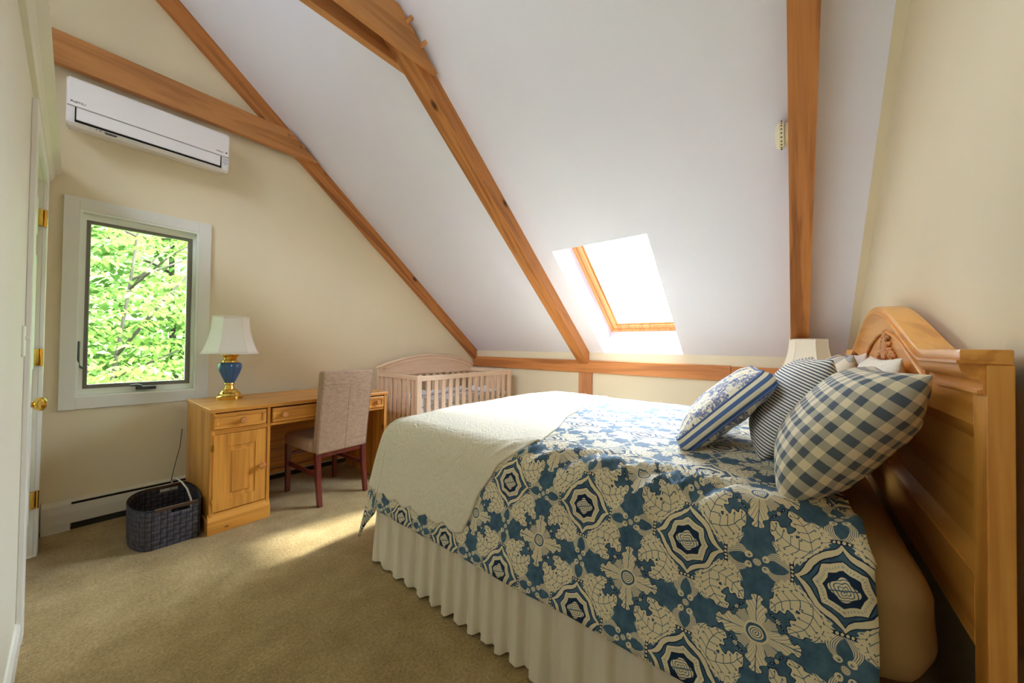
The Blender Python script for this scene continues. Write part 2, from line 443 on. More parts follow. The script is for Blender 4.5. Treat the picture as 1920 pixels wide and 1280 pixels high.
# ------------------------------------------------------------------ door in the left wall
D = struct('door_1', box(LX-0.055, LX-0.018, DY0+0.004, DY1-0.004, 0.012, DZ-0.004), M_DOOR)
b = bm_new()
for (a, c) in ((DY0+0.11, DY0+0.36), (DY1-0.36, DY1-0.11)):
    for (z0, z1) in ((0.22, 0.82), (1.02, 1.62), (1.72, 1.92)):
        add_box(b, LX-0.020, LX-0.010, a, c, z0, z1, bevel=0.006)
obj('raised_panel', b, M_DOOR, D)
b = bm_new()
add_box(b, LX, LX+0.016, DY0-0.085, DY0, 0, DZ+0.085, bevel=0.003); add_box(b, LX, LX+0.016, DY1, DY1+0.085, 0, DZ+0.085, bevel=0.003)
add_box(b, LX, LX+0.016, DY0, DY1, DZ, DZ+0.085, bevel=0.003)
obj('casing', b, M_TRIM, D)
for z in (0.31, 1.08, 1.84):
    b = bm_new(); add_box(b, LX-0.018, LX+0.002, DY1-0.024, DY1+0.004, z-0.045, z+0.045, bevel=0.001)
    add_tube(b, [(LX+0.010, DY1-0.002, z-0.047), (LX+0.010, DY1-0.002, z+0.047)], 0.007, 10)
    obj('hinge', b, M_BRASS, D, smooth=40)
kb = lathe([(0.030, 0), (0.030, 0.006), (0.011, 0.010), (0.010, 0.034), (0.024, 0.040), (0.029, 0.052), (0.027, 0.064), (0.015, 0.071), (0.002, 0.072)], (LX-0.018, DY0+0.065, 0.905), 24, 'X')
obj('knob', kb, M_BRASS, D, smooth=50)
b = bm_new(); add_prism(b, [(LX, 0), (LX+0.013, 0), (LX+0.013, 0.075), (LX+0.006, 0.09), (LX, 0.09)], HY, DY0-0.085)
struct('baseboard_left', b, M_TRIM)
S = thing('light_switch', 'white light switch plate on the left wall beside the door casing', 'switch', (LX, 2.235, 1.17))
obj('plate', box(LX, LX+0.006, 2.20, 2.27, 1.11, 1.225, bevel=0.002), M_TRIM, S)
obj('toggle', box(LX+0.004, LX+0.018, 2.23, 2.24, 1.172, 1.186, bevel=0.002), M_TRIM, S)

# ------------------------------------------------------------------ timber frame
def sloped(pts_ls, ya, yb):
    """outline in (distance up the slope, depth below the ceiling) pushed along y"""
    b = bm_new()
    add_prism(b, pts_ls, -yb, -ya, 'Y'); b.transform(MS); return b
def rafter(ya, yb, depth, label, l1=4.75):
    def L(x, off): return ((KX - x) + off*ST)/CT          # slope distance of room x at an offset
    x_end = 3.574
    b = sloped([(L(x_end, 0), 0.0), (l1, 0.0), (l1, -depth), (L(x_end, -depth), -depth)], ya, yb)
    o = obj('ceiling_rafter', b, M_BEAM, frame=MS)
    return tag(o, label, 'beam', 'pine rafters under the sloping ceiling')
rafter(3.510, 3.640, 0.118, 'brown pine rafter in the corner of the window wall and the ceiling')
rafter(1.775, 1.895, 0.117, 'brown pine rafter crossing the middle of the ceiling, left of the skylight')
rafter(-0.0745, 0.0268, 0.115, 'brown pine rafter with a large knot, right of the skylight by the headboard wall')
G_TIE = 'horizontal tie planks pegged to the rafters'
def tie(ya, yb, z0, z1, x0, label, pegs=(), drop=0.0):
    xt = KX - (z1 - KZ + 0.035)/math.tan(TH); xb = KX - (z0 - KZ + 0.035)/math.tan(TH)
    xb = min(xb, xb - drop)
    t = thing('tie_plank', label, 'beam', (x0, ya, z0), 0, G_TIE)
    obj('plank', prism([(x0, z0), (xb, z0), (xt, z1), (x0, z1)], ya, yb, bevel=0.003), M_TIE, t)
    for px, pz in pegs:
        obj('peg', lathe([(0.012, -0.042), (0.013, -0.01), (0.013, 0.02)], (px, ya, pz), 12, 'Y'), M_PEG, t, smooth=50)
    return t
tie(3.460, 3.510, 2.848, 3.045, -0.28, 'horizontal pine tie plank on the window wall above the air conditioner', ((1.15, 2.997), (1.248, 2.935)))
tie(1.735, 1.775, 2.860, 3.085, -0.28, 'horizontal pine tie plank on the near side of the middle rafter, two pegs sticking out', ((1.165, 3.026), (1.262, 2.952)))
tie(1.895, 1.940, 2.890, 3.100, -0.28, 'horizontal pine tie plank on the far side of the middle rafter')
tag(obj('wall_plate_beam', box(3.548, KX, 0.434, GY, 0.893, 1.027, bevel=0.004), M_BEAM_Y), 'long horizontal pine beam along the low knee wall, below the skylight', 'beam', 'beams along the knee wall')
tag(obj('wall_plate_beam', box(3.544, KX, HY, 0.431, 0.890, 1.020, bevel=0.004), M_BEAM_Y), 'shorter pine beam on the knee wall, butted to the long one behind the pillows', 'beam', 'beams along the knee wall')
tag(obj('wall_post', box(3.550, KX, 1.735, 1.892, 0, 0.893, bevel=0.004), M_BEAM_Z), 'short upright pine post with a long crack, under the knee wall beam', 'post')

# ------------------------------------------------------------------ air conditioner
A = thing('air_conditioner', 'white wall-mounted air conditioner above the window', 'air conditioner', (0.33, GY, 2.44))
prof = [(GY, 2.760), (3.400, 2.760), (3.375, 2.752), (3.365, 2.735), (3.363, 2.575), (3.366, 2.510), (3.374, 2.482), (3.395, 2.468), (3.45, 2.478), (GY, 2.507)]
b = bm_new(); add_prism(b, prof, -0.056, 0.717, 'X')
bmesh.ops.recalc_face_normals(b, faces=b.faces)
bmesh.ops.bevel(b, geom=[e for e in b.edges if abs(e.verts[0].co.x-e.verts[1].co.x) < 1e-6], offset=0.008, segments=2, affect='EDGES')
obj('casing', b, M_AC, A, smooth=30)
obj('front_panel', box(-0.050, 0.711, 3.358, 3.366, 2.578, 2.738, bevel=0.003), M_AC, A)
obj('air_flap', box(-0.016, 0.662, 3.3565, 3.372, 2.497, 2.5705, bevel=0.002), M_AC, A)
b = bm_new(); add_box(b, -0.022, 0.668, 3.360, 3.371, 2.488, 2.4945); add_box(b, -0.0225, -0.0175, 3.360, 3.371, 2.488, 2.572); add_box(b, 0.6635, 0.6685, 3.360, 3.371, 2.488, 2.572)
obj('air_gap', b, M_DARK, A)
obj('panel_seam', box(-0.052, 0.713, 3.3585, 3.366, 2.5738, 2.5750), plain('seam_grey', (150, 148, 150), 0.6, 0.2), A)
def text_mesh(name, s, size, x, y, z, mat, parent, depth=0.0006):
    c = bpy.data.curves.new(name, 'FONT'); c.body = s; c.size = size; c.extrude = depth
    t = bpy.data.objects.new(name, c); COL.objects.link(t)
    dg = bpy.context.evaluated_depsgraph_get()
    me = bpy.data.meshes.new_from_object(t.evaluated_get(dg)); bpy.data.objects.remove(t)
    b = bm_new(); b.from_mesh(me); b.transform(Matrix.Translation((x, y, z)) @ Matrix.Rotation(PI/2, 4, 'X'))
    return obj(name, b, mat, parent)
text_mesh('maker_mark', 'FUJITSU', 0.0170, -0.040, 3.3574, 2.596, M_INK, A)
text_mesh('range_mark', 'Halcyon', 0.0130, 0.636, 3.3574, 2.601, M_INK, A)
b = bm_new(); add_lathe(b, [(0.0055, -0.0006), (0.0055, 0.0006)], (0.696, 3.3572, 2.606), 10, 'Y'); obj('leaf_mark', b, M_INK, A)
b = bm_new()
for k, (a, c) in enumerate(((0.676, 0.706), (0.680, 0.700), (0.676, 0.708), (0.684, 0.700))): add_box(b, a, c, 3.3605, 3.3640, 2.556-k*0.013, 2.559-k*0.013)
obj('indicator_print', b, M_INKB, A)
b = bm_new()
for k, (a, c) in enumerate(((0.060, 0.066), (0.074, 0.084), (0.094, 0.150), (0.098, 0.146))): add_box(b, a, c, 3.3735, 3.3900, 2.4800-(0.006 if k == 3 else 0), 2.4830-(0.006 if k == 3 else 0))
obj('caution_print', b, M_INK, A)

# ------------------------------------------------------------------ baseboard heater
Hh = thing('baseboard_heater', 'long low cream baseboard heater under the window and behind the desk', 'heater', (1.2, GY, 0))
hx0, hx1 = -0.105, 2.02
b = bm_new(); add_prism(b, [(GY, 0.178), (3.512, 0.172), (3.512, 0.168), (GY, 0.168)], hx0, hx1, 'X')
add_prism(b, [(GY-0.006, 0.02), (GY, 0.02), (GY, 0.17), (GY-0.006, 0.17)], hx0, hx1, 'X')
obj('back_plate', b, M_HEAT, Hh)
b = bm_new(); add_prism(b, [(3.502, 0.156), (3.506, 0.156), (3.504, 0.112), (3.506, 0.042), (3.502, 0.042), (3.499, 0.112)], 0.005, hx1, 'X')
obj('front_cover', b, M_HEAT, Hh)
obj('fins_slot_shade', box(0.01, hx1-0.01, 3.512, 3.555, 0.0, 0.155), plain('heater_fins_slot_shade', (58, 52, 44), 0.7, 0.2), Hh)  # fin block run to the floor; dark tone paints the shade in the slots
b = bm_new(); add_prism(b, [(3.500, 0.0), (GY, 0.0), (GY, 0.178), (3.508, 0.174), (3.500, 0.160), (3.496, 0.112), (3.500, 0.03)], hx0, 0.006, 'X')
obj('end_cap', b, M_HEAT, Hh)

# ------------------------------------------------------------------ smoke alarm on the rafter's side
S = thing('smoke_detector', 'round ivory smoke detector on the side of the rafter nearest the headboard', 'smoke detector', (2.13, 0.027, 2.21))
obj('base', lathe([(0.050, 0), (0.050, 0.012), (0.046, 0.014)], (2.130, 0.027, 2.208), 32, 'Y'), M_PLASTIC, S, smooth=40)
obj('cover', lathe([(0.060, 0.014), (0.063, 0.020), (0.062, 0.034), (0.050, 0.046), (0.020, 0.050), (0.002, 0.050)], (2.130, 0.027, 2.208), 32, 'Y'), M_PLASTIC, S, smooth=40)
b = bm_new()
for k in range(22):
    a = 2*PI*k/22; c = (2.130+0.0615*math.cos(a), 0.051, 2.208+0.0615*math.sin(a))
    add_box(b, c[0]-0.0025, c[0]+0.0025, c[1]-0.002, c[1]+0.004, c[2]-0.0025, c[2]+0.0025)
obj('vent', b, M_DARK, S)

# ------------------------------------------------------------------ writing desk
PINE = ((224, 158, 70), (162, 94, 30))
M_DX = wood('desk_pine_long', *PINE, axis='X', rough=0.35, spec=0.4, ring=12, knots=0.25, coat=0.25)
M_DY = wood('desk_pine_deep', *PINE, axis='Y', rough=0.4, spec=0.4, ring=12, coat=0.2)
M_DZ = wood('desk_pine_upright', *PINE, axis='Z', rough=0.38, spec=0.4, ring=9, knots=0.75, coat=0.2)
M_KNOB = wood('turned_knob_wood', (206, 142, 84), (158, 98, 50), axis='Y', rough=0.35, ring=16, coat=0.2)
DX0, DX1, DF, DB = 0.526, 1.738, 2.768, 3.430
ROT_D = math.radians(0.8)
T = thing('writing_desk', 'pine pedestal desk with turned wooden knobs, under the lamp beside the window', 'desk', (DX0, DF, 0), ROT_D)
def P(name, b, m, par=None, smooth=False):       # desk pieces are drawn square to the room, then turned with the desk
    b.transform(Matrix.Translation((-DX0, -DF, 0)))
    par = par or T
    w = BASE[par.name]
    # children of a part share the desk's own axes
    return obj(name, b, m, par, smooth, local=True)
P('desk_top', box(DX0, DX1, DF, DB, 0.738, 0.762, bevel=0.004), M_DX)
P('side_panel', box(DX0+0.005, DX0+0.027, DF+0.006, DB-0.01, 0.03, 0.738, bevel=0.002), M_DZ)
P('divider_panel', box(0.828, 0.848, DF+0.006, DB-0.01, 0.03, 0.738, bevel=0.002), M_DZ)
P('end_panel', box(1.703, 1.727, DF+0.006, DB-0.01, 0.0, 0.738, bevel=0.002), M_DZ)
P('back_panel', box(DX0+0.027, 1.703, DB-0.03, DB-0.012, 0.13, 0.738), M_DX)
P('back_rail', box(0.848, 1.703, DB-0.06, DB-0.03, 0.095, 0.125, bevel=0.003), M_DX)
P('cabinet_floor', box(DX0+0.027, 0.828, DF+0.02, DB-0.03, 0.09, 0.11), M_DX)
b = bm_new(); add_box(b, DX0-0.002, 0.853, DF-0.004, DB-0.01, 0.0, 0.082, bevel=0.002)
add_prism(b, [(DF-0.002, 0.082), (DF+0.008, 0.110), (DF+0.008, 0.124), (DF+0.02, 0.124), (DF+0.02, 0.082)], DX0, 0.851, 'X')
P('plinth', b, M_DX)
P('drawer_rail', box(DX0+0.027, 0.828, DF+0.008, DF+0.03, 0.604, 0.632, bevel=0.001), M_DX)
def drawer(x0, x1, z0, z1, knobs):
    d = P('drawer', box(x0, x1, DF+0.004, DF+0.40, z0, z1, bevel=0.002), M_DX)
    b = bm_new(); m = 0.022
    add_box(b, x0+0.002, x1-0.002, DF-0.004, DF+0.006, z0+0.002, z0+m, bevel=0.003); add_box(b, x0+0.002, x1-0.002, DF-0.004, DF+0.006, z1-m, z1-0.002, bevel=0.003)
    add_box(b, x0+0.002, x0+m, DF-0.004, DF+0.006, z0+m, z1-m, bevel=0.003); add_box(b, x1-m, x1-0.002, DF-0.004, DF+0.006, z0+m, z1-m, bevel=0.003)
    P('drawer_moulding', b, M_DX, d)
    for kx, kz in knobs:
        P('knob', lathe([(0.010, 0.004), (0.009, -0.012), (0.018, -0.018), (0.0215, -0.027), (0.017, -0.036), (0.002, -0.038)], (kx, DF, kz), 20, 'Y'), M_KNOB, d, smooth=50)
    return d
def fixkids(d):                                   # a sub-part shares its part's local frame, which is the desk's
    for c in d.children: c.matrix_local = Matrix.Identity(4)
fixkids(drawer(0.545, 0.822, 0.634, 0.731, [(0.690, 0.680)]))
fixkids(drawer(0.856, 1.696, 0.634, 0.728, [(0.925, 0.682), (1.630, 0.682)]))
P('apron', box(0.850, 1.700, DF+0.012, DF+0.032, 0.612, 0.630, bevel=0.002), M_DX)
dr = P('door', box(0.546, 0.824, DF+0.008, DF+0.024, 0.130, 0.602, bevel=0.001), M_DZ)
b = bm_new(); 
add_box(b, 0.546, 0.610, DF+0.002, DF+0.012, 0.130, 0.602, bevel=0.002); add_box(b, 0.764, 0.824, DF+0.002, DF+0.012, 0.130, 0.602, bevel=0.002)
add_box(b, 0.610, 0.764, DF+0.002, DF+0.012, 0.130, 0.200, bevel=0.002); add_box(b, 0.610, 0.764, DF+0.002, DF+0.012, 0.522, 0.602, bevel=0.002)
P('door_frame', b, M_DZ, dr)
b = bm_new(); add_box(b, 0.630, 0.744, DF+0.0015, DF+0.020, 0.220, 0.502, bevel=0.012, seg=1)
P('raised_field', b, M_DZ, dr)
P('knob', lathe([(0.010, 0.004), (0.009, -0.012), (0.018, -0.018), (0.0215, -0.027), (0.017, -0.036), (0.002, -0.038)], (0.796, DF, 0.364), 20, 'Y'), M_KNOB, dr, smooth=50)
for z in (0.20, 0.525): P('hinge', box(0.540, 0.549, DF-0.001, DF+0.006, z-0.018, z+0.018, bevel=0.001), M_BRASS, dr)
fixkids(dr)

# ------------------------------------------------------------------ table lamps
M_SHADE = plain('lamp_shade_cloth', (240, 236, 228), 0.8, 0.1, bump=0.1, bscale=500)
M_SHADE2 = plain('cream_shade_cloth', (240, 230, 208), 0.8, 0.1, bump=0.1, bscale=500)
M_URN = Mat('blue_ceramic', 0.12, 0.5); M_URN.set('Base Color', M_URN.mix(M_URN.noise(M_URN.coord(), 20, 3), lin(30, 74, 122), lin(54, 104, 156))); M_URN.set('Coat Weight', 0.6); M_URN = M_URN.m
def lamp(name_label, x, y, z0, s, shade_m, urn_m, z_top, z_bot, r_top, r_bot, turn, stem_only=False):
    t = thing('table_lamp', name_label, 'lamp', (x, y, z0))
    c = (x, y, z0)
    obj('base', lathe([(0.076*s, 0), (0.077*s, 0.020*s), (0.072*s, 0.026*s), (0.066*s, 0.028*s), (0.064*s, 0.042*s), (0.050*s, 0.052*s), (0.046*s, 0.062*s), (0.030*s, 0.072*s), (0.026*s, 0.084*s), (0.024*s, 0.098*s), (0.030*s, 0.106*s), (0.028*s, 0.114*s)], c, 40), M_BRASS, t, smooth=35)
    obj('urn', lathe([(0.026*s, 0.110*s), (0.030*s, 0.120*s), (0.044*s, 0.152*s), (0.060*s, 0.192*s), (0.068*s, 0.220*s), (0.069*s, 0.240*s), (0.062*s, 0.254*s), (0.048*s, 0.260*s), (0.030*s, 0.262*s)], c, 64, 'Z', 8, 0.13), urn_m, t, smooth=60)
    obj('neck', lathe([(0.044*s, 0.258*s), (0.044*s, 0.272*s), (0.036*s, 0.280*s), (0.040*s, 0.296*s), (0.054*s, 0.312*s), (0.054*s, 0.316*s), (0.010*s, 0.318*s), (0.006, 0.40*s), (0.006, z_top-z0-0.02)], c, 40), M_BRASS, t, smooth=35)
    n = 6; b = bm_new(); rows = []
    for k in range(13):
        q = k/12; z = z_bot + (z_top-z_bot)*q
        r = r_bot + (r_top-r_bot)*(1-(1-q)**2.0)
        row = []
        for a in range(n):
            a0, a1 = turn+2*PI*a/n, turn+2*PI*(a+1)/n
            p0 = Vector((math.cos(a0), math.sin(a0))); p1 = Vector((math.cos(a1), math.sin(a1)))
            for w in (0.0, 0.25, 0.5, 0.75):
                p = p0.lerp(p1, w)*r; row.append(b.verts.new((x+p.x, y+p.y, z)))
        rows.append(row)
    N = len(rows[0])
    for r0, r1 in zip(rows, rows[1:]):
        for k in range(N): b.faces.new((r0[k], r0[(k+1) % N], r1[(k+1) % N], r1[k]))
    o = obj('lamp_shade', b, shade_m, t, smooth=25); solid(o, 0.003)
    b = bm_new()
    for k in (0, 12):
        q = k/12; z = z_bot + (z_top-z_bot)*q; r = (r_bot if k == 0 else r_top)+0.001
        pts = [(x+r*math.cos(turn+2*PI*a/n), y+r*math.sin(turn+2*PI*a/n), z) for a in range(n+1)]
        add_tube(b, pts, 0.0025, 6)
    for a in range(n):
        ang = turn+2*PI*a/n
        add_tube(b, [(x+(r_bot+(r_top-r_bot)*(1-(1-k/12)**2)+0.001)*math.cos(ang), y+(r_bot+(r_top-r_bot)*(1-(1-k/12)**2)+0.001)*math.sin(ang), z_bot+(z_top-z_bot)*k/12) for k in range(13)], 0.002, 6)
    obj('shade_piping', b, shade_m, t, smooth=True)
    return t
lamp('brass lamp with a blue urn and white panelled shade, standing on the desk', 0.722, 3.235, 0.762, 1.03, M_SHADE, M_URN, 1.362, 1.094, 0.108, 0.168, math.radians(-66))

# ------------------------------------------------------------------ upholstered chair pushed up to the desk
def linen(name, c1, c2, scale=420):
    M = Mat(name, 0.92, 0.1, sheen=0.2)
    v = M.coord(); a = M.noise(M.scaled(v, (scale, 30, scale)), 1.0, 2); c = M.noise(M.scaled(v, (30, scale, 30)), 1.0, 2); d = M.noise(M.scaled(v, (scale*0.8, scale*0.8, 40)), 1.0, 2)
    f = a*0.35+c*0.3+d*0.35
    M.set('Base Color', M.ramp(f, [(0.35, lin(*c1)), (0.65, lin(*c2))])); M.bump(f, 0.4, 0.001); return M.m
M_LINEN = linen('taupe_linen', (146, 118, 98), (190, 162, 140))
M_MAHO = wood('mahogany', (112, 44, 36), (62, 20, 18), axis='Z', rough=0.3, spec=0.5, ring=14, coat=0.4)
Cc = thing('dining_chair', 'taupe linen high-back chair with mahogany legs, pushed up to the desk', 'chair', (1.290, 2.935, 0), math.radians(4.5))
def rounded(b, off, seg=3):
    bmesh.ops.bevel(b, geom=list(b.edges), offset=off, segments=seg, profile=0.5, affect='EDGES'); return b
# backrest, leaning back a little
def back_y(z): return -0.232 - 0.085*max(0, (z-0.36)/0.62)**1.2
b = bm_new(); zs = [0.365+0.610*k/10 for k in range(11)]; rows = []
for z in zs:
    y = back_y(z); w = 0.196+0.004*(z-0.36)/0.6
    rows.append([b.verts.new(p) for p in ((-w, y, z), (w, y, z), (w, y+0.072, z), (-w, y+0.072, z))])
for r0, r1 in zip(rows, rows[1:]):
    for k in range(4): b.faces.new((r0[k], r0[(k+1) % 4], r1[(k+1) % 4], r1[k]))
b.faces.new(rows[0][::-1]); b.faces.new(rows[-1])
bmesh.ops.recalc_face_normals(b, faces=b.faces)
bmesh.ops.bevel(b, geom=[e for e in b.edges if abs(e.verts[0].co.z-e.verts[1].co.z) > 1e-3 or e.is_boundary or min(e.verts[0].co.z, e.verts[1].co.z) > 0.97 or max(e.verts[0].co.z, e.verts[1].co.z) < 0.37], offset=0.016, segments=3, profile=0.5, affect='EDGES')
bk = obj('backrest', b, M_LINEN, Cc, smooth=50, local=True)
b = bm_new()
sx = 0.015
add_tube(b, [(sx, back_y(z)-0.0005, z) for z in [0.37+0.05*k for k in range(11)]], 0.0018, 6)
add_tube(b, [(x, back_y(0.875)-0.0005, 0.875) for x in (-0.19, sx, 0.19)], 0.0014, 6)
for s in (-1, 1): add_tube(b, [(s*0.195, back_y(z)+0.004, z) for z in zs], 0.003, 6)
q = obj('seam', b, M_LINEN, bk, smooth=True, local=True)
b = bm_new(); add_box(b, -0.215, 0.215, -0.175, 0.250, 0.372, 0.470)
bmesh.ops.bevel(b, geom=list(b.edges), offset=0.028, segments=4, profile=0.5, affect='EDGES')
obj('seat', b, M_LINEN, Cc, smooth=50, local=True)
def leg(x, y0, y1, zt, w0=0.019, w1=0.015):
    b = bm_new(); r = []
    for z, y, w in ((zt, y0, w0), (zt*0.5, y0*0.5+y1*0.5+ (0.008 if y1 < y0 else 0), (w0+w1)/2), (0, y1, w1)):
        r.append([b.verts.new((x+dx*w, y+dy*w, z)) for dx, dy in ((-1, -1), (1, -1), (1, 1), (-1, 1))])
    for a, c in zip(r, r[1:]):
        for k in range(4): b.faces.new((a[k], a[(k+1) % 4], c[(k+1) % 4], c[k]))
    b.faces.new(r[0]); b.faces.new(r[-1][::-1])
    bmesh.ops.recalc_face_normals(b, faces=b.faces)
    bmesh.ops.bevel(b, geom=list(b.edges), offset=0.003, segments=2, affect='EDGES'); return b
for s in (-1, 1):
    obj('leg', leg(s*0.180, -0.205, -0.255, 0.378), M_MAHO, Cc, smooth=40, local=True)
    obj('leg', leg(s*0.190, 0.222, 0.222, 0.376), M_MAHO, Cc, smooth=40, local=True)
    obj('side_stretcher', box(s*0.185-0.009, s*0.185+0.009, -0.215, 0.215, 0.205, 0.235, bevel=0.003), M_MAHO, Cc, local=True)
obj('cross_stretcher', box(-0.180, 0.180, 0.205, 0.223, 0.285, 0.312, bevel=0.003), M_MAHO, Cc, local=True)
obj('rear_rail', box(-0.175, 0.175, -0.215, -0.195, 0.335, 0.372, bevel=0.002), M_MAHO, Cc, local=True)

# ------------------------------------------------------------------ woven basket on the floor
def weave(name, c1, c2, pitch=0.027):
    M = Mat(name, 0.55, 0.35)
    n = M.t.nodes.new('ShaderNodeUVMap'); u, v, _ = M.xyz(n.outputs[0])
    u, v = u/pitch, v/pitch
    par = ((u.floor()+v.floor())*0.5).frac().gt(0.25)
    fu, fv = (u.frac()-0.5).abs(), (v.frac()-0.5).abs()
    gap = either(fu.gt(0.45), fv.gt(0.45))
    along = par*((v*9.0).sin()*0.5+0.5) + no(par)*((u*9.0).sin()*0.5+0.5)
    h = (1.0 - (par*fv + no(par)*fu)*(par*fv + no(par)*fu)*2.5) - gap*0.9
    tone = M.noise(M.scaled(n.outputs[0], (40, 40, 40)), 1.0, 2)
    col = M.mix((along*0.3+tone*0.6).sat(), lin(*c1), lin(*c2))
    M.set('Base Color', M.mix(gap, col, lin(18, 17, 20))); M.bump(h+along*0.08, 0.9, 0.006); return M.m
M_WEAVE = weave('woven_strap', (50, 48, 54), (92, 88, 98))
M_LEATHER = plain('brown_binding', (72, 48, 34), 0.5, 0.4, mottled=0.2)
Bk = thing('woven_basket', 'dark grey woven strap basket on the carpet beside the desk', 'basket', (0.35, 2.95, 0))
bx0, bx1, by0, by1, bh = 0.300, 0.488, 2.808, 3.235, 0.222
def oval(k, n, grow=0.0):
    """straight front and back with a bowed left and right end"""
    q = 4*k/n
    xa, xb = bx0, bx1; ym = (by0+by1)/2; hy = (by1-by0)/2+grow
    if q < 1: t = q; return (xa+(xb-xa)*t, ym-hy)
    if q < 2: a = -PI/2+PI*(q-1); return (xb+(0.026+grow)*math.cos(a), ym+hy*math.sin(a))
    if q < 3: t = q-2; return (xb-(xb-xa)*t, ym+hy)
    a = PI/2+PI*(q-3); return (xa+(0.086+grow)*math.cos(a), ym+hy*math.sin(a))
N = 96
b = bm_new(); uvl = b.loops.layers.uv.new('UVMap')
ring_u = [0.0]
for k in range(N):
    p, q = oval(k, N), oval(k+1 if k+1 < N else 0, N); ring_u.append(ring_u[-1]+math.hypot(p[0]-q[0], p[1]-q[1]))
def inslot(k, j):                                # hand holes in the front and the back
    q = 4*((k+0.5) % N)/N
    f = q if q < 1 else (3-q if 2 <= q < 3 else -1)
    return 0.36 < f < 0.83 and j == 6
rows = []
hs = [0.0, 0.04, 0.08, 0.115, 0.15, 0.172, 0.186, 0.207, bh]
for z in hs:
    rows.append([b.verts.new((*oval(k, N, 0.004*(z/bh) - 0.004 + 0.0022*math.sin(PI*(ring_u[k]+0.0)/0.027)*math.sin(PI*z/0.027)), z)) for k in range(N)])
for j in range(len(hs)-1):
    for k in range(N):
        if inslot(k, j): continue
        f = b.faces.new((rows[j][k], rows[j][(k+1) % N], rows[j+1][(k+1) % N], rows[j+1][k]))
        for l, (uu, vv) in zip(f.loops, ((ring_u[k], hs[j]), (ring_u[k+1], hs[j]), (ring_u[k+1], hs[j+1]), (ring_u[k], hs[j+1]))): l[uvl].uv = (uu, vv)
f = b.faces.new(rows[0][::-1])
for l in f.loops: l[uvl].uv = (l.vert.co.x, l.vert.co.y)
o = obj('body', b, M_WEAVE, Bk, smooth=45); solid(o, 0.006, 1.0)
b = bm_new(); add_tube(b, [(*oval(k % N, N, 0.003), bh) for k in range(N+1)], 0.0035, 6, cap=False)
obj('rim', b, M_WEAVE, Bk, smooth=True)
for yy in (by0-0.004, by1+0.002):
    obj('rim_binding', box(bx0+0.002, bx1-0.002, yy-0.006, yy+0.006, bh-0.012, bh+0.006, bevel=0.003), M_LEATHER, Bk)
tag(obj('cable', (lambda b: (add_tube(b, [(0.478, 2.90, 0.03), (0.480, 2.92, 0.12), (0.478, 2.95, 0.19), (0.470, 3.02, 0.238), (0.456, 3.11, 0.264), (0.442, 3.20, 0.270), (0.432, 3.244, 0.256), (0.428, 3.256, 0.225), (0.428, 3.258, 0.17)], 0.005, 8), b)[1])(bm_new()), plain('white_cable', (226, 226, 220), 0.45, 0.4), smooth=True),
    'white cable looping over the rim of the grey basket', 'cable')
tag(obj('power_cord', (lambda b: (add_tube(b, [(0.500, 3.44, 0.55), (0.492, 3.45, 0.42), (0.470, 3.46, 0.30), (0.455, 3.47, 0.20), (0.452, 3.47, 0.06), (0.452, 3.46, 0.006)], 0.0022, 6), b)[1])(bm_new()), plain('thin_brown_cord', (70, 60, 44), 0.5, 0.3), smooth=True),
    'thin dark cord hanging behind the desk above the basket', 'cord')

# ------------------------------------------------------------------ crib in the corner
CRIB = ((228, 200, 172), (216, 184, 154))
M_CX = wood('crib_wood_long', *CRIB, axis='X', rough=0.45, ring=4, fine=0.2)
M_CY = wood('crib_wood_cross', *CRIB, axis='Y', rough=0.45, ring=4, fine=0.2)
M_CZ = wood('crib_wood_upright', *CRIB, axis='Z', rough=0.45, ring=3, fine=0.2)
Cr = thing('crib', 'pale wooden slatted crib with an arched back, in the corner of the room', 'crib', (2.7, 3.1, 0))
cx0, cx1, cy0, cy1 = 2.012, 3.405, 2.745, 3.455
RT = 0.878
for x, w in ((cx0, 0.055), (cx1-0.045, 0.045)):
    obj('front_post', box(x, x+w, cy0, cy0+0.035, 0, RT+0.008, bevel=0.004), M_CZ, Cr)
for x in (cx0, cx1-0.055):
    obj('back_post', box(x, x+0.055, cy1-0.035, cy1, 0, 0.945, bevel=0.004), M_CZ, Cr)
obj('front_rail', box(cx0+0.055, cx1-0.045, cy0+0.004, cy0+0.030, RT-0.048, RT, bevel=0.004), M_CX, Cr)
obj('front_rail', box(cx0+0.055, cx1-0.045, cy0+0.004, cy0+0.030, 0.20, 0.25, bevel=0.004), M_CX, Cr)
for x in (cx0, cx1-0.040):
    obj('end_rail', box(x+0.002, x+0.040, cy0+0.02, cy1-0.035, RT-0.040, RT+0.004, bevel=0.005), M_CY, Cr)
    obj('end_rail', box(x+0.006, x+0.034, cy0+0.035, cy1-0.035, 0.20, 0.25, bevel=0.004), M_CY, Cr)
    for k in range(8):
        yy = cy0+0.035+(cy1-cy0-0.07)*(k+0.7)/8.4
        obj('slat', box(x+0.013, x+0.029, yy-0.018, yy+0.018, 0.24, RT-0.036), M_CZ, Cr)
nS = 13
for k in range(nS):
    xx = cx0+0.055+(cx1-cx0-0.100)*(k+0.95)/(nS+0.9)
    obj('slat', box(xx-0.022, xx+0.022, cy0+0.010, cy0+0.024, 0.24, RT-0.044, bevel=0.002), M_CZ, Cr)
for k in range(12):
    xx = cx0+0.055+(cx1-cx0-0.110)*(k+0.9)/12.8
    obj('slat', box(xx-0.020, xx+0.020, cy1-0.028, cy1-0.016, 0.24, 0.85), M_CZ, Cr)
obj('back_rail', box(cx0+0.055, cx1-0.055, cy1-0.034, cy1-0.006, 0.838, 0.880, bevel=0.003), M_CX, Cr)
obj('back_rail', box(cx0+0.055, cx1-0.055, cy1-0.034, cy1-0.006, 0.20, 0.25, bevel=0.003), M_CX, Cr)
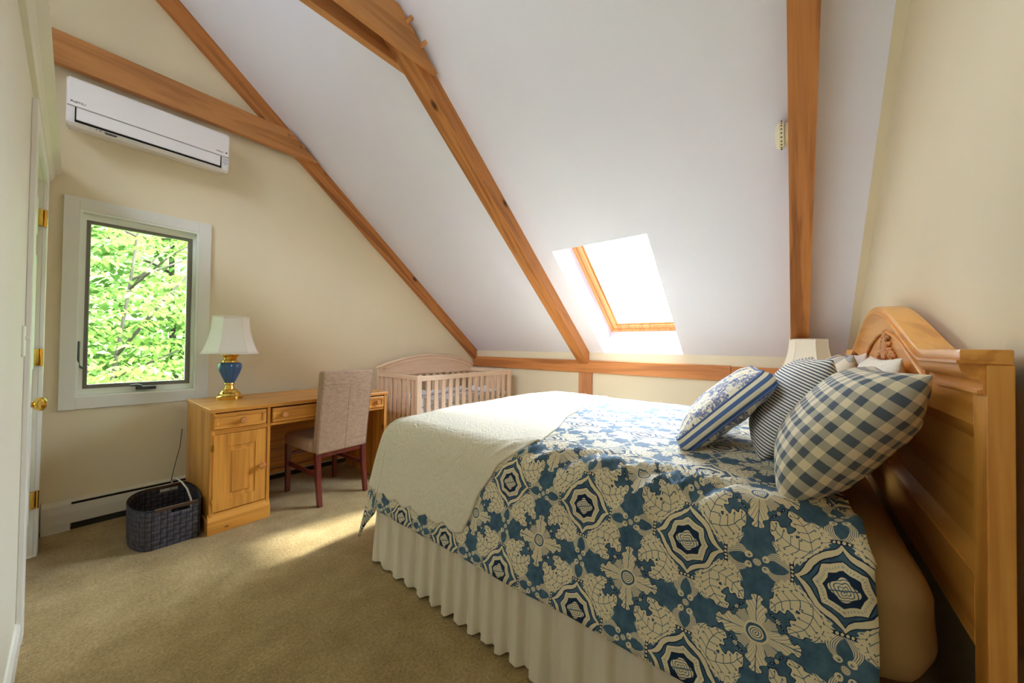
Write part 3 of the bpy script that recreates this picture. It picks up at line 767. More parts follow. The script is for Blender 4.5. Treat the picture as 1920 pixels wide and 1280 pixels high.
def arch(x): q = (x-(cx0+cx1)/2)/((cx1-cx0)/2); return 0.938+0.125*(1-q*q)
xs = [cx0+0.03+(cx1-cx0-0.06)*k/28 for k in range(29)]
obj('arched_panel', prism([(xs[0], 0.878), (xs[-1], 0.878)]+[(x, arch(x)-0.03) for x in xs[::-1]], cy1-0.026, cy1-0.010), M_CX, Cr)
xf = [cx0-0.012+(cx1-cx0+0.024)*k/32 for k in range(33)]
ap = obj('arch_rail', prism([(x, arch(x)-0.055) for x in xs]+[(x, arch(x)-0.012) for x in xs[::-1]], cy1-0.033, cy1-0.008, bevel=0.003), M_CX, Cr)
obj('arch_cap', prism([(x, arch(x)-0.014) for x in xf]+[(x, arch(x)+0.004) for x in xf[::-1]], cy1-0.046, cy1+0.004, bevel=0.004), M_CX, Cr)
obj('corner_block', prism([(cx0+0.05, 0.878), (cx0+0.09, 0.878), (cx0+0.09, arch(cx0+0.09)-0.04), (cx0+0.05, arch(cx0+0.05)-0.04)], cy1-0.033, cy1-0.008), M_CZ, Cr)
obj('mattress_board', box(cx0+0.04, cx1-0.042, cy0+0.033, cy1-0.037, 0.44, 0.46), M_CX, Cr)
M_SHEET = plain('crib_sheet', (228, 226, 230), 0.85, 0.1, mottled=0.03, bump=0.15, bscale=60)
b = bm_new(); add_box(b, cx0+0.05, cx1-0.052, cy0+0.04, cy1-0.045, 0.462, 0.575, bevel=0.03, seg=3)
tag(obj('crib_mattress', b, M_SHEET, smooth=40), 'white sheeted mattress lying inside the crib', 'mattress')
# padded bumper round the inside of the slats
b = bm_new(); rows = []
loop = []
ix0, ix1, iy0, iy1 = cx0+0.058, cx1-0.060, cy0+0.050, cy1-0.052
for k in range(40): loop.append((ix0+(ix1-ix0)*k/40, iy0))
for k in range(20): loop.append((ix1, iy0+(iy1-iy0)*k/20))
for k in range(40): loop.append((ix1-(ix1-ix0)*k/40, iy1))
for k in range(20): loop.append((ix0, iy1-(iy1-iy0)*k/20))
n = len(loop); cxm, cym = (ix0+ix1)/2, (iy0+iy1)/2
for j, (z, off) in enumerate(((0.577, 0.0), (0.59, 0.010), (0.605, 0.012), (0.625, 0.010), (0.640, 0.0), (0.630, -0.012), (0.605, -0.016), (0.585, -0.012))):
    row = []
    for k, (x, y) in enumerate(loop):
        w = 0.014*math.sin(k*0.9)+0.010*math.sin(k*0.37+1)
        dx = 1 if x > ix1-1e-6 else (-1 if x < ix0+1e-6 else 0); dy = 1 if y > iy1-1e-6 else (-1 if y < iy0+1e-6 else 0)
        row.append(b.verts.new((x+dx*(off*0.7), y+dy*(off*0.7), z+(w if z > 0.6 else 0))))
    rows.append(row)
for j in range(len(rows)):
    r0, r1 = rows[j], rows[(j+1) % len(rows)]
    for k in range(n): b.faces.new((r0[k], r0[(k+1) % n], r1[(k+1) % n], r1[k]))
tag(obj('crib_bumper', b, M_SHEET, smooth=60), 'white padded bumper lining the slats of the crib', 'crib bumper')

# ------------------------------------------------------------------ headboard
HONEY = ((234, 170, 84), (192, 118, 38))
M_HX = wood('headboard_pine_long', *HONEY, axis='X', rough=0.36, spec=0.4, ring=8, knots=0.22, coat=0.2)
M_HZ = wood('headboard_pine_upright', *HONEY, axis='Z', rough=0.36, spec=0.4, ring=8, coat=0.2)
M_HC = wood('carved_pine', (206, 144, 88), (150, 92, 46), axis='Z', rough=0.45, ring=10)
HBX0, HBX1, HBM = 1.045, 2.925, 1.985
YF, YB, YC = -0.272, -0.304, -0.240          # face, back and crown front of the headboard
Hb = thing('headboard', 'tall honey pine headboard with an arched crown and carved centre, against the right wall', 'headboard', (HBM, YB, 0))
def hcurve(x, foot=1.175, rise=0.165, half=0.665):
    q = abs(x-HBM)/half
    return foot + (rise*(0.5+0.5*math.cos(PI*q))**0.58 if q < 1 else 0)
b = bm_new(); add_box(b, HBX0, HBX0+0.062, YB, YF, 0, 1.148, bevel=0.002); 
obj('post', b, M_HZ, Hb)
b = bm_new(); add_box(b, HBX1-0.062, HBX1, YB, YF, 0, 1.148, bevel=0.002)
obj('post', b, M_HZ, Hb)
for z0, z1 in ((1.026, 1.095), (0.60, 0.738)):
    obj('rail', box(HBX0+0.062, HBX1-0.062, YB, YF, z0, z1, bevel=0.002), M_HX, Hb)
obj('centre_stile', box(HBM-0.035, HBM+0.035, YB, YF, 0.738, 1.026), M_HZ, Hb)
for xa, xb in ((HBX0+0.062, HBM-0.035), (HBM+0.035, HBX1-0.062)):
    b = bm_new(); za, zb = 0.738, 1.026; m = 0.035
    lo = [b.verts.new((x, YF-0.004, z)) for x, z in ((xa, za), (xb, za), (xb, zb), (xa, zb))]
    up = [b.verts.new((x, YF-0.020, z)) for x, z in ((xa+m, za+m), (xb-m, za+m), (xb-m, zb-m), (xa+m, zb-m))]
    bk_ = [b.verts.new((x, YB+0.002, z)) for x, z in ((xa, za), (xb, za), (xb, zb), (xa, zb))]
    for k in range(4):
        b.faces.new((lo[k], lo[(k+1) % 4], up[(k+1) % 4], up[k])); b.faces.new((bk_[k], bk_[(k+1) % 4], lo[(k+1) % 4], lo[k]))
    b.faces.new(up); b.faces.new(bk_[::-1])
    obj('panel', b, M_HX, Hb)
# crown: backing, arched band, hollow and bead
NX = 72
xs = [HBX0+0.010+(HBX1-HBX0-0.020)*k/NX for k in range(NX+1)]
obj('crown_backing', prism([(HBX0+0.02, 1.095), (HBX1-0.02, 1.095)]+[(x, hcurve(x)-0.004) for x in xs[::-1]], YB, YF-0.002), M_HX, Hb)
xe = [HBX0-0.004+(HBX1-HBX0+0.008)*k/NX for k in range(NX+1)]
obj('crown_band', prism([(x, hcurve(x)-0.021) for x in xe]+[(x, hcurve(x)) for x in xe[::-1]], YB+0.002, YC, bevel=0.0025), M_HX, Hb, smooth=35)
def sweep(prof, fn, xr):
    """profile (y, drop) carried along the crown curve"""
    b = bm_new(); rows = []
    for i, x in enumerate(xr):
        d = Vector((xr[min(i+1, len(xr)-1)]-xr[max(i-1, 0)], fn(xr[min(i+1, len(xr)-1)])-fn(xr[max(i-1, 0)]))).normalized()
        nrm = Vector((d.y, -d.x))                 # points down and inwards
        rows.append([b.verts.new((x+nrm.x*dr, y, fn(x)+nrm.y*dr)) for y, dr in prof])
    m = len(prof)
    for r0, r1 in zip(rows, rows[1:]):
        for k in range(m): b.faces.new((r0[k], r0[(k+1) % m], r1[(k+1) % m], r1[k]))
    b.faces.new(rows[0]); b.faces.new(rows[-1][::-1]); return b
xa_ = [HBM-0.60+1.20*k/64 for k in range(65)]
obj('crown_fillet', sweep([(YC+0.004, 0.020), (YC+0.004, 0.026), (YB+0.004, 0.026), (YB+0.004, 0.020)], hcurve, xe), M_HX, Hb, smooth=35)
obj('arch_hollow', sweep([(YC+0.004, 0.026), (-0.2490, 0.034), (-0.2575, 0.048), (-0.2640, 0.066), (YF+0.004, 0.086), (YF+0.002, 0.092), (YB+0.003, 0.092), (YB+0.003, 0.026)], hcurve, xa_), M_HX, Hb, smooth=35)
obj('arch_bead', sweep([(YF+0.004+0.006*math.cos(a), 0.097+0.007*math.sin(a)) for a in [2*PI*k/8 for k in range(8)]], hcurve, xa_), M_HX, Hb, smooth=60)
for xa, xb in ((HBX0+0.004, 1.330), (2*HBM-1.330, HBX1-0.004)):
    pr_ = [(YC+0.002, 1.150)]
    for k in range(9):
        a = PI/2*k/8
        pr_.append((YC-0.001-0.018*(1-math.cos(a)) , 1.146-0.026*math.sin(a)))
    for k in range(1, 7):
        a = PI/2*k/6; pr_.append((YC-0.019-0.010*math.sin(a), 1.120-0.016*(1-math.cos(a))))
    pr_ += [(YF+0.003, 1.102), (YF+0.010, 1.099), (YF+0.010, 1.093), (YF, 1.092), (YB, 1.092), (YB, 1.150)]
    b = bm_new(); add_prism(b, pr_, xa, xb, 'X'); obj('cornice_moulding', b, M_HX, Hb, smooth=35)
# carving: a fan of reeds with a scroll of beads down either side
b = bm_new(); cz = 1.125; cxx = HBM-0.05; yy = YF+0.004
for k in range(-4, 5):
    a = k*0.20; L_ = 0.105-0.009*abs(k)
    add_tube(b, [(cxx+math.sin(a)*r, yy+0.004*math.sin(PI*min(1, r/L_)), cz+math.cos(a)*r) for r in (0.02, L_*0.4, L_*0.7, L_*0.92, L_)], [0.003, 0.0055, 0.007, 0.0065, 0.002], 8)
for s in (-1, 1):
    for k in range(9):
        q = k/8; px = cxx+s*(0.012+0.155*q**1.15); pz = cz+0.118-0.115*q+0.010*math.sin(q*9)
        add_lathe(b, [(0.002, -0.004), (0.0085, 0), (0.0085, 0.006), (0.005, 0.010), (0.001, 0.011)], (px, yy-0.002, pz), 10, 'Y')
        add_tube(b, [(px, yy, pz), (px-s*0.012, yy+0.006, pz-0.014), (px-s*0.004, yy+0.003, pz-0.024)], [0.006, 0.005, 0.002], 6)
obj('carving', b, M_HC, Hb, smooth=50)

# ------------------------------------------------------------------ mattress, base and bed skirt
MX0, MX1, MY0, MY1 = 1.065, 2.905, -0.236, 1.770
M_FSHEET = plain('tan_fitted_sheet', (162, 130, 90), 0.85, 0.1, mottled=0.05, nscale=3, bump=0.1, bscale=300)
b = bm_new(); add_box(b, MX0, MX1, MY0, MY1, 0.430, 0.715); bmesh.ops.bevel(b, geom=list(b.edges), offset=0.105, segments=6, profile=0.5, affect='EDGES')
bmesh.ops.subdivide_edges(b, edges=[e for e in b.edges if e.calc_length() > 0.3], cuts=22, use_grid_fill=True)
for v in b.verts:
    w = noise.noise(v.co*4.0)*0.008 + noise.noise(v.co*13.0)*0.003
    if v.co.x < 1.4 and v.co.y < 0.1:            # the sheet is folded and pulled in at this corner
        k = math.exp(-((v.co.x-1.10)/0.10)**2-((v.co.y+0.14)/0.14)**2)
        w += k*(0.016*noise.noise(Vector((v.co.x*16, v.co.y*16, v.co.z*5))) - 0.020*math.exp(-((v.co.z-0.615)/0.018)**2))
    d = Vector((v.co.x-1.98, v.co.y-0.75, (v.co.z-0.58)*2)).normalized(); v.co += d*w
obj_m = obj('mattress', b, M_FSHEET, smooth=True)
tag(obj_m, 'thick mattress in a tan fitted sheet, bare at the headboard corner of the bed', 'mattress')
Bb = thing('box_spring', 'tan box spring on short legs under the mattress, behind the gathered skirt', 'box spring', (1.985, 0.77, 0))
obj('body', box(MX0+0.03, MX1-0.03, MY0+0.01, MY1-0.03, 0.17, 0.425, bevel=0.02), M_FSHEET, Bb)
for x in (MX0+0.12, MX1-0.12):
    for y in (MY0+0.12, MY1-0.14): obj('leg', lathe([(0.022, 0), (0.026, 0.17)], (x, y, 0), 12), M_DARK, Bb)

def cloth(name, c1, c2, nscale=3.0, wv=900, bump=0.12, sheen=0.15, rough=0.85):
    M = Mat(name, rough, 0.15, sheen=sheen)
    M.set('Base Color', M.mix(M.noise(M.coord(), nscale, 3), lin(*c1), lin(*c2)))
    M.bump(M.noise(M.coord(), wv, 1), bump, 0.001); return M.m
M_SKIRT = cloth('unbleached_cotton', (216, 206, 184), (230, 222, 204))
# gathered skirt along the near side and the foot
path = []
def seg(p, q, n):
    for k in range(n): path.append(Vector(p).lerp(Vector(q), k/n))
seg((1.062, -0.19), (1.062, 1.745), 420)
for k in range(24):
    a = PI*(1-0.5*k/24); path.append(Vector((1.092+0.03*math.cos(a), 1.745+0.03*math.sin(a))))
seg((1.092, 1.775), (2.87, 1.775), 360)
b = bm_new(); rows = []; NZ = 12; s = 0.0; rnd = random.Random(5)
ph = 0.0
for i, p in enumerate(path):
    q = path[min(i+1, len(path)-1)]; pr = path[max(i-1, 0)]
    t = (q-pr).normalized(); nrm = Vector((-t.y, t.x))
    s += (p-pr).length
    ph += (p-pr).length*(2*PI/0.105)*(1.0+0.55*noise.noise(Vector((s*5.0, 0.3, 0)))+0.5*noise.noise(Vector((s*1.7, 5.3, 0))))
    row = []
    for j in range(NZ+1):
        z = 0.425 + (0.012-0.425)*j/NZ; g = j/NZ
        amp = 0.005+0.028*g**0.85*(0.75+0.6*noise.noise(Vector((s*3.1, 7.7, 0))))
        f = math.sin(ph)+0.35*math.sin(2*ph+0.8+1.5*noise.noise(Vector((s*2.0, 3.1, g*0.6))))
        f = max(-0.75, f)*(0.72+0.5*noise.noise(Vector((s*2.3, 9.1, 0))))
        off = 0.010+0.018*g+amp*f + 0.003*noise.noise(Vector((s*30, z*8, 2.2)))
        row.append(b.verts.new((p.x+nrm.x*off, p.y+nrm.y*off, z+(0.006*math.sin(ph*0.5) if j == NZ else 0))))
    rows.append(row)
for r0, r1 in zip(rows, rows[1:]):
    for j in range(NZ): b.faces.new((r0[j], r1[j], r1[j+1], r0[j+1]))
sk = obj('bed_skirt', b, M_SKIRT, smooth=True)
tag(sk, 'gathered cream cotton bed skirt hanging from the bed to the carpet', 'bed skirt')

# ------------------------------------------------------------------ draped covers
XA, XB, YA_, YBt, ZT = 1.200, 2.775, -0.115, 1.700, 0.752
RR, TM = 0.130, math.radians(78)
def fall(r):
    """how far out and down the cloth has gone after running r past the edge of the bed top"""
    r = max(r, 0.0)
    if r < RR*TM: a = r/RR; return RR*math.sin(a), RR*(1-math.cos(a)), a
    q = r-RR*TM; return RR*math.sin(TM)+q*math.cos(TM), RR*(1-math.cos(TM))+q*math.sin(TM), TM
def top_z(x, y):
    e = min(1, max(0, (x-XA)/0.5))*min(1, max(0, (XB-x)/0.4))
    return ZT + 0.018*e + 0.006*noise.noise(Vector((x*3, y*3, 0.5)))
def crease(x, y, r):
    """soft pulled folds running from under the pillows down over the near edge"""
    if y > 1.25 or x > 2.0: return 0.0
    c = (y*0.80 + (x-(r if r > 0 else 0))*0.62)
    w = math.exp(-((x-(r if r > 0 else 0)-1.16)/0.15)**2)*min(1, max(0, (1.05-y)/0.35))
    v = noise.noise(Vector((c*13.0, (x-y)*1.2, 3.3)))
    return w*0.036*(max(0.0, 1-abs(v)*3.0)**1.4)
def drape(bx, by, d, r, lift, fold=True):
    """bx,by: where the cloth leaves the bed top; d: outward direction; r: length run past it"""
    o, dn, a = fall(r)
    z = top_z(bx, by)-dn
    nx, nz = math.sin(a), math.cos(a)
    w = crease(bx, by, r)
    if r > 0:
        s_ = (by*1.0 if abs(d.x) > 0.7 else bx)
        w += 0.010*min(1, r/0.3)*noise.noise(Vector((s_*4.5, r*1.5, 1.0))) + 0.004*noise.noise(Vector((s_*12, r*5, 4.0)))
        cn = abs(d.x*d.y)*2
        w += cn*0.030*min(1, r/0.45)*math.sin(6.0*math.atan2(d.y, d.x)+0.6)
    k = lift+w
    return Vector((bx+d.x*(o+nx*k), by+d.y*(o+nx*k), z+nz*k))
def cover(name, mat, y_edge, r_side, r_foot, lift, corner, nx=130, ny=110, nr=36, nc=40, scallop=0.0, far=0.30):
    """a cloth laid over the bed: y_edge(X) is its head-end edge, X measured flat across the cloth"""
    b = bm_new(); uv = b.loops.layers.uv.new('UVMap'); F = {}
    def vert(p, q):
        v = b.verts.new(p); F[v] = q; return v
    # rows along the bed
    cols = [('n', r_side*(1-k/nr)) for k in range(nr)] + [('t', k/nx) for k in range(nx+1)] + [('f', far*(k+1)/12) for k in range(12)]
    grid = []
    for j in range(ny+1):
        row = []
        for kind, v in cols:
            if kind == 'n': bx, d, r, Xf = XA, Vector((-1, 0)), v, XA-v
            elif kind == 't': bx, d, r, Xf = XA+(XB-XA)*v, Vector((0, 1)), 0.0, XA+(XB-XA)*v
            else: bx, d, r, Xf = XB, Vector((1, 0)), v, XB+v
            y0 = y_edge(Xf); y = y0+(YBt-y0)*(j/ny)
            if kind == 'n' and scallop and r_side > 0:
                r = r*(1 + (scallop*abs(math.sin(PI*y/0.118))-scallop)/r_side*(r/r_side)**4)
            row.append(vert(drape(bx, y, d, r, lift), (Xf, y)))
        grid.append(row)
    for r0, r1 in zip(grid, grid[1:]):
        for k in range(len(r0)-1): b.faces.new((r0[k], r0[k+1], r1[k+1], r1[k]))
    # over the foot
    last = grid[-1][nr:nr+nx+1]; prev = last; NF = 30
    for i in range(1, NF+1):
        cur = []
        for k in range(nx+1):
            X_ = XA+(XB-XA)*k/nx; r = r_foot*i/NF
            if scallop: r = r*(1+(scallop*abs(math.sin(PI*X_/0.118))-scallop)/r_foot*(r/r_foot)**4)
            cur.append(vert(drape(X_, YBt, Vector((0, 1)), r, lift), (X_, YBt+r)))
        for k in range(nx): b.faces.new((prev[k], prev[k+1], cur[k+1], cur[k]))
        prev = cur
    # the foot corners
    for side in (0, 1):
        cx_ = XA if side == 0 else XB
        rs = r_side if side == 0 else far
        rays = []
        for c in range(nc+1):
            ph_ = (PI/2)*c/nc
            d = Vector(((-1 if side == 0 else 1)*math.cos(ph_), math.sin(ph_)))
            if corner == 'square': rm = min(rs/max(1e-6, math.cos(ph_)), r_foot/max(1e-6, math.sin(ph_)))
            else: rm = rs+(r_foot-rs)*c/nc
            ray = []
            for i in range(nr+1):
                r = rm*i/nr
                if scallop and i: r = r*(1+(scallop*abs(math.sin(PI*(c/nc)*4.0))-scallop)/rm*(i/nr)**4)
                ray.append(vert(drape(cx_, YBt, d, r, lift), (cx_+d.x*r, YBt+d.y*r)))
            rays.append(ray)
        for a, c in zip(rays, rays[1:]):
            for i in range(nr):
                q = (a[i], a[i+1], c[i+1], c[i]) if side == 0 else (a[i], c[i], c[i+1], a[i+1])
                b.faces.new(q)
    for f in b.faces:
        for l in f.loops: l[uv].uv = F[l.vert]
    bmesh.ops.remove_doubles(b, verts=b.verts, dist=0.0006)
    bmesh.ops.recalc_face_normals(b, faces=b.faces)
    if sum(f.normal.z for f in b.faces) < 0: bmesh.ops.reverse_faces(b, faces=b.faces)
    o = obj(name, b, mat, smooth='keep')
    return o

# the printed pattern: medallions on a square grid, leafy stars between them
NAVY, BLUE, CREAM, PALE = lin(30, 48, 76), lin(62, 92, 124), lin(222, 210, 180), lin(176, 176, 164)
def damask():
    M = Mat('blue_damask_print', 0.68, 0.18, sheen=0.08)
    n = M.t.nodes.new('ShaderNodeUVMap'); x, y, _ = M.xyz(n.outputs[0])
    S = 0.312
    jit = M.noise(M.scaled(n.outputs[0], (26, 26, 26)), 1.0, 2)
    jit2 = M.noise(M.scaled(n.outputs[0], (26, 26, 26), (5, 9, 2)), 1.0, 2)
    u = ((x-0.7070)/S + 0.5 + (jit-0.5)*0.03).frac()-0.5
    v = ((y-0.2290)/S + 0.5 + (jit2-0.5)*0.03).frac()-0.5
    au, av = u.abs(), v.abs()
    a, c = au.max(av), au.min(av)                 # one eighth of the repeat: 0 <= c <= a <= .5
    r = a.hyp(c); th = c.atan2(a)
    # eight-sided medallion with hollow sides
    rho = r*(1.0 + 0.13*(th*4.0).sin().abs())
    band = lambda q, lo, hi: both(q.gt(lo), q.lt(hi))
    cream = band(rho, 0.118, 0.168)
    hatch = both(band(rho, 0.134, 0.150), ((th*46.0).sin()).gt(0.1))
    ur = u.hyp(v*0.85); tf = v.atan2(u)
    fl = ur.lt(0.066+0.010*(tf*4.0).cos())
    flines = either(((ur+0.006*(tf*4.0).sin())*330.0).sin().gt(0.55), (u+v*0.3).abs().lt(0.004))
    cream = either(cream, both(fl, no(flines)))
    # the ribbon round it, cusped on the four axes
    cusp = (th*-8.0).exp()*0.056
    rr = r - cusp - (th*4.0).sin().abs()*-0.004
    ribbon = band(rr, 0.186, 0.222)
    cream = either(cream, ribbon)
    # leaves that curl off the ribbon on both sides of every diagonal
    def leaf(cx_, cy_, ang, L_, Wd, lobes, bend, seed):
        ca, sa = math.cos(ang), math.sin(ang)
        px, py = a-cx_, c-cy_
        t = (px*ca+py*sa)/L_
        q = (py*ca-px*sa) - (t*t)*bend
        lob = ((t*lobes+seed).sin()*0.5+0.5)
        wd = (1.0 - t*t).max(0.0).sqrt()*(0.66+0.34*lob)*(1.0-0.25*t)*Wd
        inside = both(q.abs().lt(wd), t.abs().lt(1.0))
        vein = either(q.abs().lt(0.0024), both(((t*lobes+seed+1.9 - q.abs()*52.0).sin()).gt(0.955), q.abs().lt(wd*0.80)))
        dots = both(((t*lobes+seed).sin()).gt(0.86), (q.abs()-wd*0.62).abs().lt(0.0055))
        edge = both(q.abs().gt(wd), both(q.abs().lt(wd+0.008), t.abs().lt(1.05)))
        return inside, either(vein, dots), edge
    L1, V1, E1 = leaf(0.300, 0.190, 0.44, 0.152, 0.094, 17.0, 0.050, 0.4)
    L2, V2, E2 = leaf(0.304, 0.106, 0.12, 0.110, 0.058, 19.0, 0.046, 1.2)
    # lyres on the axes: a beaded bar, two reeded arms that curl at the tip
    lyr = a-0.285
    bar = both(lyr.abs().lt(0.013), c.lt(0.070))
    bead = both(bar, ((lyr*lyr)+(((c/0.028).frac()-0.5)*0.028)*(((c/0.028).frac()-0.5)*0.028)).sqrt().lt(0.0092))
    t3 = ((a-0.298)/0.150)
    arc = 0.036+0.034*(t3*PI).sin()
    wid = 0.036*(1.05-t3*0.62)
    arm = both(both(t3.gt(0.0), t3.lt(1.0)), (c-arc).abs().lt(wid))
    reed = ((c-arc)*560.0).sin().gt(0.45)
    curl_r = (a-0.446).hyp(c-0.036)
    curl = both(band(curl_r, 0.008, 0.024), no(both(curl_r.lt(0.014), c.lt(0.036))))
    ros = (a-0.5).hyp(c)
    rosin = both(ros.lt(0.026), no((ros*600.0).sin().gt(0.6)))
    # the star between four medallions
    du, dv = 0.5-a, 0.5-c
    R = du.hyp(dv); ph = du.atan2(dv)             # 0 along the axis, pi/4 on the diagonal
    ax = (ph*2.0).cos().abs()
    ser = ((R*105.0).sin()*0.022 + (ph*26.0).sin()*0.008)
    lim = 0.108 + 0.150*ax.pow(2.9) + ((ph*2.0).sin().abs()).pow(5.0)*0.072 + ser
    gapl = (ph-0.47).abs().lt(0.030)
    star = both(R.lt(lim), no(both(gapl, R.gt(0.11))))
    hat = both(both(ph.gt(0.47), R.gt(0.075)), (ph*110.0).sin().gt(0.35))
    sv = both(both(ph.lt(0.47), R.gt(0.075)), either(ph.lt(0.018), ((R*95.0 - ph*46.0).sin()).gt(0.93)))
    sedge = both(R.gt(lim), R.lt(lim+0.009))
    core = R.lt(0.062); corein = R.lt(0.048); corel = both(corein, (R*420.0).sin().gt(0.35))
    # compose
    free = no(either(star, core))
    leafs = either(both(L2, rr.gt(0.228)), both(L1, rr.gt(0.228)))
    veins = either(both(V1, L1), both(V2, both(L2, no(L1))))
    shape = either(cream, both(free, either(both(leafs, no(veins)), either(both(arm, no(both(reed, no(leafs)))), either(curl, either(rosin, bead))))))
    shape = both(shape, no(both(bar, no(bead))))
    shape = either(both(shape, no(core)), both(both(star, no(core)), no(either(sv, hat))))
    shape = either(shape, both(corein, no(corel)))
    line = either(either(both(E1, free), sedge), either(band(rr, 0.176, 0.186), either(band(rr, 0.222, 0.230), band(rho, 0.168, 0.176))))
    line = either(line, either(both(rho.lt(0.118), no(fl)), bar))
    wash = M.noise(M.scaled(n.outputs[0], (34, 34, 34)), 1.0, 4, 0.6)
    blue = M.mix((wash*1.9-0.45).sat(), lin(46, 76, 104), lin(86, 116, 138))
    col = M.mix(both(line, no(shape)), blue, NAVY)
    col = M.mix(both(shape, 1.0-0.0*shape), col, CREAM)
    col = M.mix(both(hatch, shape), col, PALE)
    col = M.mix(both(both(star, hat), no(core)), col, lin(84, 106, 122))
    M.set('Base Color', col)
    M.bump(M.noise(M.scaled(n.outputs[0], (900, 900, 900)), 1.0, 1), 0.08, 0.001)
    return M.m
M_DAMASK = damask()
dv_ = cover('duvet', M_DAMASK, lambda X_: YA_ + 0.02*math.sin(X_*5), 0.520, 0.520, 0.006, 'square')
solid(dv_, 0.012)
tag(dv_, 'blue and cream printed duvet with medallions and leafy stars, spread over the bed', 'duvet')

def quilting():
    M = Mat('white_matelasse', 0.8, 0.15, sheen=0.12)
    n = M.t.nodes.new('ShaderNodeUVMap'); v = n.outputs[0]
    x, y, _ = M.xyz(v)
    w1 = M.noise(M.scaled(v, (9, 9, 9)), 1.0, 2)
    w = ((w1*46.0).sin()*0.5+0.5).pow(0.6)
    d = (((x+y)*150.0).sin().abs()).min(((x-y)*150.0).sin().abs())
    M.set('Base Color', M.mix(M.noise(M.scaled(v, (300, 300, 300)), 1.0, 2), lin(212, 203, 182), lin(228, 221, 204)))
    M.bump(w*0.7 + d.pow(0.5)*0.35, 0.55, 0.004); return M.m
M_QUILT = quilting()
def q_edge(X_):
    pts = [(0.70, 1.075), (0.90, 1.02), (1.05, 0.94), (1.14, 0.865), (1.25, 0.85), (1.45, 0.90), (1.80, 1.01), (2.30, 1.14), (3.2, 1.30)]
    for (xa, ya), (xb, yb) in zip(pts, pts[1:]):
        if X_ <= xb: t = max(0, (X_-xa)/(xb-xa)); t = t*t*(3-2*t)*0.5+t*0.5; return ya+(yb-ya)*t
    return pts[-1][1]
ql = cover('quilt', M_QUILT, q_edge, 0.445, 0.470, 0.014, 'round', scallop=0.022, ny=70)
solid(ql, 0.009)
tag(ql, 'white stitched quilt with a scalloped hem folded across the foot of the bed', 'quilt')

# ------------------------------------------------------------------ pillows
def ticking():
    M = Mat('striped_ticking', 0.85, 0.12, sheen=0.1)
    n = M.t.nodes.new('ShaderNodeUVMap'); x, y, _ = M.xyz(n.outputs[0])
    f = ((y/0.0108).frac()-0.5).abs()
    M.set('Base Color', M.mix(f.lt(0.23), lin(226, 220, 206), lin(84, 88, 96))); M.bump(M.noise(M.scaled(n.outputs[0], (900, 900, 900)), 1, 1), 0.1, 0.001); return M.m
def gingham(name, P_, rot, light, dark):
    M = Mat(name, 0.85, 0.12, sheen=0.1)
    n = M.t.nodes.new('ShaderNodeUVMap'); x, y, _ = M.xyz(n.outputs[0])
    ca, sa = math.cos(rot), math.sin(rot)
    a = ((x*ca+y*sa)/P_).frac().lt(0.5); b = ((y*ca-x*sa)/P_).frac().lt(0.5)
    tw = M.noise(M.scaled(n.outputs[0], (700, 700, 700)), 1.0, 1)
    f = ((a+b)*0.5 + (tw-0.5)*0.10).sat()
    M.set('Base Color', M.ramp(f, [(0.12, lin(*light)), (0.5, tuple((p*0.52+q*0.48) for p, q in zip(lin(*light), lin(*dark)))), (0.9, lin(*dark))]))
    M.bump(tw, 0.12, 0.001); return M.m
def toile():
    M = Mat('toile_print', 0.85, 0.12, sheen=0.1)
    n = M.t.nodes.new('ShaderNodeUVMap'); v = n.outputs[0]
    a = M.noise(M.scaled(v, (11, 11, 11)), 1.0, 2); b = M.noise(M.scaled(v, (75, 75, 75)), 1.0, 5, 0.65, 0.8); c = M.noise(M.scaled(v, (17, 17, 17), (3, 8, 1)), 1.0, 3, 0.6, 1.5)
    veg = both(a.gt(0.50), b.gt(0.47)); stem = both((c-0.5).abs().lt(0.012), a.gt(0.42)); sc = both(a.lt(0.40), b.gt(0.56))
    m = either(veg, either(stem, sc))
    col = M.mix(m, lin(226, 216, 190), lin(118, 124, 152)); M.set('Base Color', M.mix(both(m, b.gt(0.60)), col, lin(84, 90, 122)))
    M.bump(M.noise(M.scaled(v, (900, 900, 900)), 1, 1), 0.1, 0.001); return M.m
def awning():
    M = Mat('wide_blue_stripe', 0.85, 0.12, sheen=0.1)
    n = M.t.nodes.new('ShaderNodeUVMap'); x, y, _ = M.xyz(n.outputs[0])
    f = (y/0.030).frac().lt(0.48)
    M.set('Base Color', M.mix(f, lin(222, 212, 184), lin(82, 104, 148))); return M.m
M_TICK, M_TOILE, M_AWN = ticking(), toile(), awning()
M_GING = gingham('grey_gingham', 0.0460, 0.0, (224, 212, 184), (90, 100, 112))
M_BIGCHK = gingham('large_blue_check', 0.15, 0.5, (222, 206, 180), (96, 110, 130))
M_PEACH = cloth('peach_cotton', (236, 214, 196), (228, 220, 206))
def seersucker():
    M = Mat('crinkled_ivory', 0.85, 0.15, sheen=0.2)
    n = M.t.nodes.new('ShaderNodeUVMap'); v = n.outputs[0]
    M.set('Base Color', lin(236, 226, 206)); M.bump(M.noise(M.scaled(v, (150, 40, 40)), 1.0, 3, 0.6), 0.9, 0.006); return M.m
M_CRINK = seersucker()

